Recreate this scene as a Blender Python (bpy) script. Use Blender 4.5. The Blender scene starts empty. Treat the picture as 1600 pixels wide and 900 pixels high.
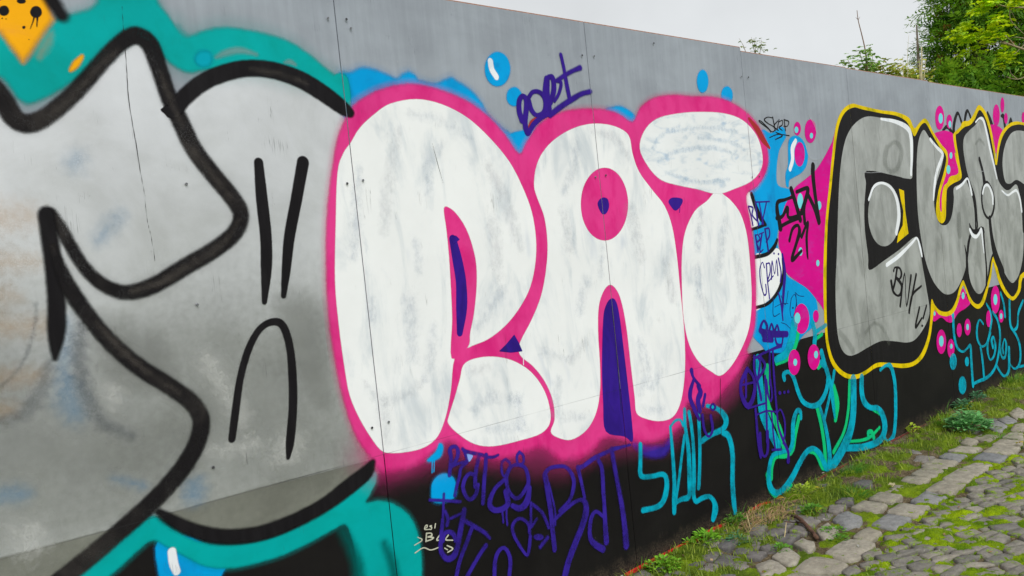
import bpy, math, random
import numpy as np

SC = bpy.context.scene
COL = SC.collection
PI = math.pi
rnd = random.Random(7)
rng = np.random.default_rng(11)

# ------------------------------------------------------------------ camera, world, sun, exposure
cam_d = bpy.data.cameras.new('camera')
cam = bpy.data.objects.new('camera', cam_d); COL.objects.link(cam)
CAM_R = [0.744739, -0.6594, -0.102743]; CAM_U = [0.100601, -0.041268, 0.994071]; CAM_F = [0.65973, 0.750659, -0.035602]; CAM_C = [-1.53785, -2.52766, 1.48068]
cam.matrix_world = [[CAM_R[i], CAM_U[i], -CAM_F[i], CAM_C[i]] for i in range(3)] + [[0, 0, 0, 1]]
from mathutils import Matrix, Vector
cam.matrix_world = Matrix([[CAM_R[i], CAM_U[i], -CAM_F[i], CAM_C[i]] for i in range(3)] + [[0, 0, 0, 1]])
cam_d.sensor_width = 36; cam_d.lens = 36 * 1294.09441 / 1600
cam_d.clip_start = 0.05; cam_d.clip_end = 1000
SC.camera = cam
SC.view_settings.view_transform = 'Standard'; SC.view_settings.look = 'None'
SC.view_settings.exposure = 0.0; SC.view_settings.gamma = 1
SC.render.engine = 'CYCLES'
SC.cycles.transparent_max_bounces = 32
SC.cycles.max_bounces = 6

SUN_EL, SUN_AZ = math.radians(46), math.radians(200)      # azimuth from north (+Y), clockwise
SUN_DIR = Vector((math.sin(SUN_AZ) * math.cos(SUN_EL), math.cos(SUN_AZ) * math.cos(SUN_EL), math.sin(SUN_EL)))
w = bpy.data.worlds.new('World'); SC.world = w; w.use_nodes = True
wn = w.node_tree; wn.nodes.clear()
wo = wn.nodes.new('ShaderNodeOutputWorld'); bg = wn.nodes.new('ShaderNodeBackground')
sky = wn.nodes.new('ShaderNodeTexSky'); sky.sky_type = 'NISHITA'; sky.sun_disc = False
sky.sun_elevation = SUN_EL; sky.sun_rotation = SUN_AZ
tc = wn.nodes.new('ShaderNodeTexCoord'); nz = wn.nodes.new('ShaderNodeTexNoise')
nz.inputs['Scale'].default_value = 2.2; nz.inputs['Detail'].default_value = 5; nz.inputs['Roughness'].default_value = .55
wn.links.new(tc.outputs['Generated'], nz.inputs['Vector'])
mr = wn.nodes.new('ShaderNodeMapRange')
mr.inputs[1].default_value = .3; mr.inputs[2].default_value = .7; mr.inputs[3].default_value = 7.3; mr.inputs[4].default_value = 9.3
wn.links.new(nz.outputs['Fac'], mr.inputs[0])
tint = wn.nodes.new('ShaderNodeVectorMath'); tint.operation = 'SCALE'; tint.inputs[0].default_value = (.965, .99, 1.0)
wn.links.new(mr.outputs[0], tint.inputs['Scale'])
mx = wn.nodes.new('ShaderNodeMix'); mx.data_type = 'RGBA'; mx.inputs[0].default_value = .93      # cloud cover over the blue sky
wn.links.new(sky.outputs[0], mx.inputs[6]); wn.links.new(tint.outputs[0], mx.inputs[7])
wn.links.new(mx.outputs[2], bg.inputs[0]); bg.inputs[1].default_value = .1
wn.links.new(bg.outputs[0], wo.inputs[0])
sl = bpy.data.lights.new('sun', 'SUN'); sl.energy = 2.3; sl.angle = math.radians(35); sl.color = (1, .975, .94)
so = bpy.data.objects.new('sun', sl); COL.objects.link(so); so.location = SUN_DIR * 30
so.rotation_euler = SUN_DIR.to_track_quat('Z', 'Y').to_euler()

# ------------------------------------------------------------------ helpers
def lin(c):
    return tuple(((v / 255) / 12.92 if v <= 10 else ((v / 255 + .055) / 1.055) ** 2.4) for v in c)

def tag(o, label=None, cat=None, group=None, kind=None):
    if label: o['label'] = label
    if cat: o['category'] = cat
    if group: o['group'] = group
    if kind: o['kind'] = kind
    return o

def mesh_np(name, V, F, mat=None, attrs=None, smooth=False):
    V = np.asarray(V, np.float32); F = np.asarray(F, np.int32); k = F.shape[1]
    me = bpy.data.meshes.new(name)
    me.vertices.add(len(V)); me.vertices.foreach_set('co', V.ravel())
    me.loops.add(F.size); me.loops.foreach_set('vertex_index', F.ravel())
    me.polygons.add(len(F)); me.polygons.foreach_set('loop_start', np.arange(0, F.size, k, dtype=np.int32))
    if smooth: me.polygons.foreach_set('use_smooth', np.ones(len(F), bool))
    for an, arr in (attrs or {}).items():
        arr = np.asarray(arr, np.float32)
        if arr.ndim == 1:
            a = me.attributes.new(an, 'FLOAT', 'POINT'); a.data.foreach_set('value', arr)
        else:
            a = me.attributes.new(an, 'FLOAT_COLOR', 'POINT'); a.data.foreach_set('color', arr.ravel())
    me.update(calc_edges=True); me.validate()
    if mat: me.materials.append(mat)
    return me

def link(name, me, parent=None, loc=None):
    o = bpy.data.objects.new(name, me); COL.objects.link(o)
    if parent: o.parent = parent
    if loc is not None: o.location = loc
    return o

class MB:
    """collects vertices and faces of mixed size, then makes one mesh"""
    def __init__(s): s.v = []; s.f = []; s.c = []
    def add(s, vs, fs, c=None):
        b = len(s.v); s.v += [tuple(p) for p in vs]; s.f += [tuple(b + i for i in f) for f in fs]
        s.c += [c if c is not None else (1, 1, 1)] * len(vs)
    def box(s, x0, x1, y0, y1, z0, z1):
        s.add([(x, y, z) for x in (x0, x1) for y in (y0, y1) for z in (z0, z1)],
              [(0, 1, 3, 2), (4, 6, 7, 5), (0, 4, 5, 1), (2, 3, 7, 6), (0, 2, 6, 4), (1, 5, 7, 3)])
    def tube(s, pts, rad, n=6, c=None):
        pts = [Vector(p) for p in pts]; vs = []; fs = []
        for i, p in enumerate(pts):
            t = (pts[min(i + 1, len(pts) - 1)] - pts[max(i - 1, 0)]).normalized()
            a = t.orthogonal().normalized(); b = t.cross(a)
            r = rad[i] if hasattr(rad, '__len__') else rad
            vs += [p + a * (r * math.cos(2 * PI * j / n)) + b * (r * math.sin(2 * PI * j / n)) for j in range(n)]
        for i in range(len(pts) - 1):
            for j in range(n):
                fs.append((i * n + j, i * n + (j + 1) % n, (i + 1) * n + (j + 1) % n, (i + 1) * n + j))
        fs.append(tuple(range(n - 1, -1, -1))); fs.append(tuple((len(pts) - 1) * n + j for j in range(n)))
        s.add(vs, fs, c)
    def mesh(s, name, mat=None, smooth=False):
        me = bpy.data.meshes.new(name); me.from_pydata(s.v, [], s.f)
        a = me.attributes.new('tint', 'FLOAT_COLOR', 'POINT')
        a.data.foreach_set('color', np.array([(*c, 1) for c in s.c], np.float32).ravel())
        if smooth: me.polygons.foreach_set('use_smooth', np.ones(len(me.polygons), bool))
        me.update()
        if mat: me.materials.append(mat)
        return me

class NT:
    """short node-tree writer"""
    def __init__(s, tree): s.t = tree
    def n(s, typ, **kw):
        x = s.t.nodes.new(typ)
        for k, v in kw.items():
            setattr(x, k, v)
        return x
    def set(s, sock, v):
        if isinstance(v, bpy.types.NodeSocket): s.t.links.new(v, sock)
        elif isinstance(v, (tuple, list)) and sock.type == 'RGBA' and len(v) == 3: sock.default_value = (*v, 1)
        else: sock.default_value = v
    def math(s, op, a, b=0.0, c=None):
        x = s.n('ShaderNodeMath', operation=op); s.set(x.inputs[0], a); s.set(x.inputs[1], b)
        if c is not None: s.set(x.inputs[2], c)
        return x.outputs[0]
    def noise(s, vec, scale, detail=3, rough=.5, stretch=None, dist=0):
        if stretch:
            m = s.n('ShaderNodeMapping'); m.inputs['Scale'].default_value = stretch; s.set(m.inputs[0], vec); vec = m.outputs[0]
        x = s.n('ShaderNodeTexNoise'); s.set(x.inputs['Vector'], vec); x.inputs['Scale'].default_value = scale
        x.inputs['Detail'].default_value = detail; x.inputs['Roughness'].default_value = rough; x.inputs['Distortion'].default_value = dist
        return x.outputs['Fac']
    def ramp(s, v, a, b, lo=0., hi=1., smooth=True):
        x = s.n('ShaderNodeMapRange'); x.interpolation_type = 'SMOOTHSTEP' if smooth else 'LINEAR'
        s.set(x.inputs[0], v)
        for i, q in ((1, a), (2, b), (3, lo), (4, hi)): s.set(x.inputs[i], q)
        return x.outputs[0]
    def mix(s, f, a, b):
        x = s.n('ShaderNodeMix', data_type='RGBA'); s.set(x.inputs[0], f); s.set(x.inputs[6], a); s.set(x.inputs[7], b)
        return x.outputs[2]
    def mul(s, a, b):
        x = s.n('ShaderNodeMix', data_type='RGBA', blend_type='MULTIPLY'); x.inputs[0].default_value = 1
        s.set(x.inputs[6], a); s.set(x.inputs[7], b); return x.outputs[2]

def new_mat(name):
    m = bpy.data.materials.new(name); m.use_nodes = True; m.node_tree.nodes.clear()
    t = NT(m.node_tree); o = t.n('ShaderNodeOutputMaterial'); b = t.n('ShaderNodeBsdfPrincipled')
    t.t.links.new(b.outputs[0], o.inputs[0])
    return m, t, b

def bump(t, b, h, strength, dist):
    x = t.n('ShaderNodeBump'); x.inputs['Strength'].default_value = strength; x.inputs['Distance'].default_value = dist
    t.set(x.inputs['Height'], h); t.t.links.new(x.outputs[0], b.inputs['Normal'])

# ------------------------------------------------------------------ boards: where their edges run
SEAM = [-1.25, 0.0, 1.274, 2.521, 3.726, 5.006, 6.247, 7.5, 8.75]
JOINT = .837
TOPS = [2.5, 2.5, 2.5, 2.479, 2.475, 2.468, 2.468, 2.468]

def ply_group():
    """shared relief and wear of the plywood: outputs gap mask, crack mask, height"""
    g = bpy.data.node_groups.new('plywood_wear', 'ShaderNodeTree')
    for nm, typ in (('Gap', 'NodeSocketFloat'), ('Crack', 'NodeSocketFloat'), ('Height', 'NodeSocketFloat')):
        g.interface.new_socket(nm, in_out='OUTPUT', socket_type=typ)
    t = NT(g); out = t.n('NodeGroupOutput'); co = t.n('ShaderNodeTexCoord'); P = co.outputs['Object']
    sx = t.n('ShaderNodeSeparateXYZ'); t.set(sx.inputs[0], P)
    wob = t.math('MULTIPLY', t.math('SUBTRACT', t.noise(P, 7, 2), .5), .0025)
    x = t.math('ADD', sx.outputs[0], wob); gap = None
    for k in SEAM:
        q = t.math('GREATER_THAN', t.math('ABSOLUTE', t.math('SUBTRACT', x, k)), .0017)
        gap = q if gap is None else t.math('MULTIPLY', gap, q)
    z = t.math('ADD', sx.outputs[2], t.math('MULTIPLY', wob, .6))
    jl = t.math('MULTIPLY', t.ramp(t.math('ABSOLUTE', t.math('SUBTRACT', z, JOINT)), .0008, .0022, 1, 0), t.ramp(t.noise(P, 5, 3), .35, .65, .15, .75))
    # thin upright checks in the face veneer
    cn = t.noise(P, 1, 2, .5, (95, 1, 2.6)); line = t.ramp(t.math('ABSOLUTE', t.math('SUBTRACT', cn, .5)), .003, .012, 1, 0)
    msk = t.ramp(t.noise(P, 1, 2, .5, (9, 1, 5)), .63, .72)
    cn2 = t.noise(P, 1, 1, .5, (210, 1, 9)); line2 = t.ramp(t.math('ABSOLUTE', t.math('SUBTRACT', cn2, .5)), .002, .010, .55, 0)
    msk2 = t.ramp(t.noise(P, 1, 2, .5, (14, 1, 11)), .62, .70)
    crack = t.math('MAXIMUM', t.math('MULTIPLY', line, msk), t.math('MULTIPLY', line2, msk2))
    crack = t.math('MAXIMUM', crack, jl)
    fine = t.noise(P, 1, 3, .6, (60, 60, 420)); pock = t.noise(P, 260, 3, .6); und = t.noise(P, 9, 3, .5)
    h = t.math('ADD', t.math('MULTIPLY', fine, .35), t.math('ADD', t.math('MULTIPLY', pock, .45), t.math('MULTIPLY', und, .8)))
    h = t.math('SUBTRACT', h, t.math('MULTIPLY', crack, .8))
    for i, v in enumerate((gap, crack, h)): t.set(out.inputs[i], v)
    return g
PLY = ply_group()

def paint(name, c1, c2=None, mixscale=(6, 1, 6), mixr=(.45, .7), mixdet=4, rough=.62, metal=0., opac=1., k1=.5, k2=.9, fleck=None, wear=0., spec=.07, soft_tone=.12, thin=0., halo=0., streak=0.):
    """spray or marker paint lying on the boards: alpha comes from the sheet's own edge distance"""
    m, t, b = new_mat(name)
    P = t.n('ShaderNodeTexCoord').outputs['Object']
    g = t.n('ShaderNodeGroup'); g.node_tree = PLY
    e = t.n('ShaderNodeAttribute', attribute_name='e').outputs['Fac']
    n1 = t.noise(P, 45, 3); n2 = t.noise(P, 620, 2, .7)
    e2 = t.math('ADD', e, t.math('ADD', t.math('MULTIPLY', t.math('SUBTRACT', n1, .5), k1), t.math('MULTIPLY', t.math('SUBTRACT', n2, .5), k2)))
    a = t.ramp(e2, -.95, 1.0)
    if halo:      # overspray dust round the line
        hd = t.math('MULTIPLY', t.ramp(e, -2.1, .2, 0, halo), t.ramp(n2, .35, .62))
        a = t.math('MAXIMUM', a, hd)
    if streak: a = t.math('MULTIPLY', a, t.ramp(t.noise(P, 1, 5, .7, (34, 1, 22)), .34, .68, 1 - streak, 1))
    if wear:      # worn through to what lies under it
        wn_ = t.math('MULTIPLY', t.ramp(t.noise(P, 330, 3, .75), .46, .62), t.ramp(t.noise(P, 9, 5, .65), .36, .60))
        a = t.math('MULTIPLY', a, t.math('SUBTRACT', 1, t.math('MULTIPLY', wn_, wear)))
    if thin: a = t.math('MULTIPLY', a, t.ramp(t.noise(P, 11, 4, .65), .32, .60, 1 - thin, 1))
    a = t.math('MULTIPLY', t.math('MULTIPLY', a, opac), g.outputs['Gap'])
    col = lin(c1)
    if c2:
        f = t.ramp(t.noise(P, 1, mixdet, .62, mixscale, .6), *mixr)
        col = t.mix(f, lin(c1), lin(c2))
    sh = t.ramp(t.noise(P, 3.2, 5, .6), .25, .75, 1 - soft_tone, 1 + soft_tone * .4)
    cc = t.n('ShaderNodeCombineColor'); [t.set(cc.inputs[i], sh) for i in range(3)]
    col = t.mul(col, cc.outputs[0])
    if fleck:
        ff = t.math('MULTIPLY', t.ramp(t.noise(P, 1, 2, .6, fleck[1]), *fleck[2]), fleck[3])
        col = t.mix(ff, col, lin(fleck[0]))
    col = t.mix(t.math('MULTIPLY', g.outputs['Crack'], .6), col, (.03, .03, .032))
    t.set(b.inputs['Base Color'], col); t.set(b.inputs['Alpha'], a)
    b.inputs['Roughness'].default_value = rough; b.inputs['Metallic'].default_value = metal
    b.inputs['Specular IOR Level'].default_value = spec
    bump(t, b, g.outputs['Height'], .25, .0012)
    return m

MAT = dict(
    silver=paint('silver_paint', (220, 222, 226), (198, 200, 201), (2.2, 1, 2.6), (.40, .78), 6, .46, .66, fleck=((232, 234, 234), (330, 1, 260), (.62, .74), .5), soft_tone=.11),
    teal=paint('teal_paint', (0, 168, 168), (0, 156, 150), (5, 1, 5), (.4, .8), k2=1.3, halo=.35),
    orange=paint('orange_paint', (250, 176, 20), (236, 160, 60), (4, 1, 9), (.5, .8), k2=1.3),
    black=paint('black_paint', (23, 21, 24), (30, 28, 31), (30, 1, 4), (.4, .7), rough=.6, spec=.1),
    blackworn=paint('thin_black_paint', (28, 26, 28), (62, 58, 56), (3.5, 1, 3.5), (.45, .78), rough=.6, wear=.3, k2=1.3, halo=.15),
    blue=paint('blue_paint', (0, 160, 228), (10, 138, 205), (9, 1, 6), (.45, .75), k2=1.3, halo=.25),
    pink=paint('pink_paint', (229, 62, 143), (220, 40, 128), (8, 1, 5), (.4, .7), k2=1.3, halo=.4),
    pinkfade=paint('pink_overspray', (226, 70, 150), opac=.3, k2=1.6),
    white=paint('white_paint', (240, 242, 244), (208, 215, 222), (8, 1, 2.8), (.47, .74), 5, .6, fleck=((160, 176, 202), (7, 1, 3.6), (.62, .82), .55), soft_tone=.05),
    whiteblue=paint('white_paint_over_blue', (236, 239, 242), (198, 210, 222), (6, 1, 15), (.48, .72), 6, .5, fleck=((120, 165, 205), (5.5, 1, 14), (.58, .74), .6), soft_tone=.07),
    whitepaint=paint('white_line_paint', (236, 240, 246), (214, 222, 234), (12, 1, 8), (.5, .8)),
    purple=paint('purple_marker_paint', (55, 28, 142), (46, 24, 122), (14, 1, 5), (.4, .7), k2=.5),
    purplespray=paint('purple_spray_paint', (58, 38, 154), (48, 32, 132), (12, 1, 5), (.4, .7), thin=.5, k2=1.4),
    magenta=paint('magenta_paint', (218, 6, 142), (204, 40, 150), (9, 1, 22), (.50, .68)),
    yellow=paint('yellow_paint', (232, 200, 0), (170, 160, 0), (9, 1, 7), (.45, .75)),
    silverE=paint('dull_silver_paint', (180, 183, 182), (148, 151, 149), (7, 1, 3.2), (.36, .70), 6, .45, .25, fleck=((196, 198, 196), (40, 1, 10), (.64, .76), .45), soft_tone=.15),
    cyan=paint('cyan_paint', (0, 172, 200), (8, 150, 178), (9, 1, 7), (.45, .75), thin=.5, k2=1.4),
    greensp=paint('green_paint', (10, 196, 120), (0, 170, 130), (9, 1, 7), (.45, .75), k2=1.2),
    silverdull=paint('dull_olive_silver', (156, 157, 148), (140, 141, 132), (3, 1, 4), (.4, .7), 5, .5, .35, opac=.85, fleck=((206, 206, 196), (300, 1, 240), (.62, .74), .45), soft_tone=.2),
    silverdirt=paint('dull_silver_shade', (142, 144, 140), (124, 126, 120), (4, 1, 5), (.4, .7), 6, .5, .4, opac=.50, k1=.7, k2=.8, fleck=((210, 210, 204), (320, 1, 260), (.60, .72), .5), soft_tone=.25),  # dull old coat; also paints in the lower figure's darker ground reflection
    silverdirt2=paint('grey_silver', (168, 170, 172), (150, 152, 152), (5, 1, 6), (.4, .7), 6, .5, .5, opac=.5, k1=1.2, fleck=((216, 218, 220), (320, 1, 260), (.60, .72), .5)),
    smudge=paint('grey_blue_smudge', (168, 182, 202), (186, 194, 206), opac=.24, k1=2.2, k2=1.0, streak=.85),
    smudgepink=paint('grey_smudge', (178, 184, 194), (200, 194, 204), opac=.22, k1=2.2, k2=1.0, streak=.8),
    smudgeblue=paint('blue_smudge', (120, 172, 212), (160, 190, 214), opac=.26, k1=2.6, k2=1.0, streak=.8),
    thinblack=paint('thin_black_centre', (84, 79, 76), (66, 62, 60), opac=.6, k1=1.8, k2=1.8, thin=.6),  # lighter brown-grey centre of the black strokes
    ghostgrey=paint('ghost_line', (104, 110, 100), opac=.2, k1=1.6, k2=1.4),
    bluegreen=paint('blue_green_paint', (0, 172, 196), opac=.9),
    thingrey=paint('thin_spray_gap', (120, 168, 168), opac=.7, k2=1.4),
    tealdark=paint('dark_overspray', (0, 96, 92), opac=.75, k2=1.4),
    crackdark=paint('open_crack', (40, 40, 42)),
    chalk=paint('pale_scratch', (196, 200, 206), opac=.6),
    ltcyan=paint('pale_cyan_paint', (116, 218, 226)),
    lilac=paint('lilac_paint', (138, 170, 240)),
    oldred=paint('old_red_paint', (168, 48, 50)),
    marker=paint('pale_marker', (205, 205, 186), k2=.8, wear=.5),
    darkblue=paint('dark_marker', (22, 50, 110)),
    stainorange=paint('faded_orange', (212, 166, 108), opac=.28, k1=1.3, k2=1.5, wear=.8),
    stainblue=paint('faded_blue', (110, 158, 196), opac=.36, k1=1.3, k2=1.5, wear=.7),
    stainwhite=paint('chalky_white', (228, 229, 227), opac=.42, k1=3.2, k2=3.4, wear=.98),
    staingrey=paint('old_grey_line', (96, 102, 110), opac=.42, k1=1., k2=1.2, wear=.6),
)

def board_mat(name, c1, c2, flecks):
    m, t, b = new_mat(name)
    P = t.n('ShaderNodeTexCoord').outputs['Object']; g = t.n('ShaderNodeGroup'); g.node_tree = PLY
    r = t.n('ShaderNodeObjectInfo').outputs['Random']
    f = t.ramp(t.noise(P, 1, 5, .6, (2.2, 1, 3.4), .4), .3, .72)
    col = t.mix(f, lin(c1), lin(c2))
    st = t.ramp(t.noise(P, 1, 4, .65, (26, 1, 1.6)), .35, .75, .93, 1.05)
    pr = t.ramp(r, 0, 1, .96, 1.03, False)
    v = t.math('MULTIPLY', st, pr); cc = t.n('ShaderNodeCombineColor'); [t.set(cc.inputs[i], v) for i in range(3)]
    col = t.mul(col, cc.outputs[0])
    fl = t.math('MULTIPLY', t.ramp(t.noise(P, 1, 2, .5, flecks[1]), *flecks[2]), flecks[3])
    col = t.mix(fl, col, lin(flecks[0]))
    col = t.mix(t.math('MULTIPLY', g.outputs['Crack'], .7), col, (.02, .02, .022))
    sz = t.n('ShaderNodeSeparateXYZ'); t.set(sz.inputs[0], P)      # mud splashed up from the ground
    mud = t.math('MULTIPLY', t.ramp(t.math('ADD', sz.outputs[2], t.math('MULTIPLY', t.noise(P, 16, 4, .7), -.16)), -.07, .03, .45, 0), t.ramp(t.noise(P, 130, 3, .7), .34, .62))
    col = t.mix(mud, col, lin((104, 92, 78)))
    t.set(b.inputs['Base Color'], col); b.inputs['Roughness'].default_value = .62; b.inputs['Specular IOR Level'].default_value = .12
    bump(t, b, g.outputs['Height'], .3, .0013)
    return m
M_GREY = board_mat('grey_board_paint', (160, 167, 177), (145, 151, 161), ((172, 176, 182), (60, 1, 40), (.70, .8), .5))
M_BLACK = board_mat('black_board_paint', (19, 17, 18), (27, 25, 25), ((150, 140, 132), (75, 1, 34), (.755, .79), .6))

def plain(name, c, rough=.7, metal=0, var=.15, scale=30):
    m, t, b = new_mat(name); P = t.n('ShaderNodeTexCoord').outputs['Object']
    sh = t.ramp(t.noise(P, scale, 4, .6), .25, .75, 1 - var, 1 + var)
    cc = t.n('ShaderNodeCombineColor'); [t.set(cc.inputs[i], sh) for i in range(3)]
    t.set(b.inputs['Base Color'], t.mul(lin(c), cc.outputs[0])); b.inputs['Roughness'].default_value = rough; b.inputs['Metallic'].default_value = metal
    return m
M_WOOD = plain('raw_timber', (92, 74, 58)); M_RED = plain('red_edge_paint', (196, 36, 32), .6, 0, .3, 60); M_REDD = plain('dirty_red_edge_paint', (112, 44, 36), .8, 0, .4, 40); M_STEEL = plain('screw_steel', (120, 122, 126), .4, .6)
M_DARKSTEEL = plain('painted_screw', (62, 62, 66), .5, .2)

# ------------------------------------------------------------------ the hoarding
wall = bpy.data.objects.new('hoarding', None); COL.objects.link(wall)
tag(wall, 'long plywood hoarding covered in graffiti beside the cobbled path', 'hoarding')
panels = {}
for i in range(len(SEAM) - 1):
    x0, x1 = SEAM[i] + .0016, SEAM[i + 1] - .0016
    for lo, hi, mt, dy in ((JOINT + .001, TOPS[i], M_GREY, 0.0), (.012, JOINT - .001, M_BLACK, .0015)):
        m = MB(); bv = .0015
        y0, y1 = dy, .018
        # front face slightly eased at the edges
        m.add([(x0, y0 + bv, lo), (x1, y0 + bv, lo), (x1, y0 + bv, hi), (x0, y0 + bv, hi),
               (x0 + bv, y0, lo + bv), (x1 - bv, y0, lo + bv), (x1 - bv, y0, hi - bv), (x0 + bv, y0, hi - bv),
               (x0, y1, lo), (x1, y1, lo), (x1, y1, hi), (x0, y1, hi)],
              [(4, 5, 6, 7), (0, 1, 5, 4), (1, 2, 6, 5), (2, 3, 7, 6), (3, 0, 4, 7), (1, 0, 8, 9), (2, 1, 9, 10), (3, 2, 10, 11), (0, 3, 11, 8), (8, 11, 10, 9)])
        o = link('board', m.mesh('board', mt), wall); panels[(i, lo > .5)] = o
        o['label'] = ('grey plywood sheet of the upper row' if lo > .5 else 'black painted plywood sheet of the bottom row')
M_EDGE = plain('raw_plywood_edge', (168, 126, 108), .9, 0, .35, 40)
for i in range(len(SEAM) - 1):
    m = MB(); m.box(SEAM[i] + .003, SEAM[i + 1] - .003, .0012, .0172, TOPS[i] + .0003, TOPS[i] + .0045)
    link('raw_edge', m.mesh('raw_edge', M_EDGE), panels[(i, True)])
for k in SEAM:
    m = MB(); m.box(k - .035, k + .035, .0195, .09, 0.0, 2.43); link('post', m.mesh('post', M_WOOD), wall)
m = MB(); m.box(SEAM[0], SEAM[-1], .091, .13, .79, .88); link('rail', m.mesh('rail', M_WOOD), wall)
m = MB(); m.box(SEAM[0], SEAM[-1], .091, .13, 2.25, 2.34); link('rail', m.mesh('rail', M_WOOD), wall)
# red painted foot strip, bare in places
def strip(pts, mt=None):
    m = MB(); n = len(pts)
    vs = []; fs = []
    for x, h in pts: vs += [(x, -.016, -.01), (x, -.016, h), (x, .0, h), (x, .0, -.01)]
    for i in range(n - 1):
        a, b = 4 * i, 4 * i + 4
        fs += [(a, b, b + 1, a + 1), (a + 1, b + 1, b + 2, a + 2), (a + 3, a + 2, b + 2, b + 3), (a, a + 3, b + 3, b)]
    fs += [(0, 1, 2, 3), (4 * n - 4, 4 * n - 1, 4 * n - 2, 4 * n - 3)]
    m.add(vs, fs); link('foot_strip', m.mesh('foot_strip', mt or M_RED), wall)
strip([(1.18, .012), (1.3, .016), (1.45, .017), (1.6, .019), (1.75, .019), (1.9, .021), (1.97, .015)])
strip([(2.16, .012), (2.22, .02), (2.3, .024), (2.38, .014)])
strip([(2.9, .004), (3.1, .008), (3.4, .005)], M_REDD); strip([(3.62, .006), (3.9, .011), (4.2, .010), (4.45, .006)], M_REDD)
# screws
def screw_mesh(mt):
    m = MB(); n = 10; vs = []; fs = []
    for r, y in ((.0046, 0), (.0042, -.0018), (.0022, -.0022), (.0014, -.0010)):
        vs += [(r * math.cos(2 * PI * j / n), y, r * math.sin(2 * PI * j / n)) for j in range(n)]
    for i in range(3):
        for j in range(n): fs.append((i * n + j, i * n + (j + 1) % n, (i + 1) * n + (j + 1) % n, (i + 1) * n + j))
    fs.append(tuple(3 * n + j for j in range(n))); m.add(vs, fs)
    return m.mesh('screw', mt, True)
sm1, sm2 = screw_mesh(M_STEEL), screw_mesh(M_DARKSTEEL)
SCREWS = [[-0.034, 2.369], [0.039, 2.373], [0.053, 2.343], [-0.03, 1.798], [0.035, 1.808], [-0.038, 0.941], [0.032, 0.947], [1.234, 2.348], [1.314, 2.352], [1.755, 2.451], [2.496, 2.339], [2.565, 2.34], [1.243, 1.805], [1.313, 1.812], [2.511, 1.789], [2.582, 1.791], [-0.585, 1.806], [-0.604, 0.94], [-0.595, 1.439]]
for i, (x, z) in enumerate(SCREWS):
    pi = max(j for j in range(len(SEAM)) if SEAM[j] <= x)
    link('screw', sm1 if i % 2 == 0 else sm2, panels[(pi, z > JOINT)], (x, -.0062, z))

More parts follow.
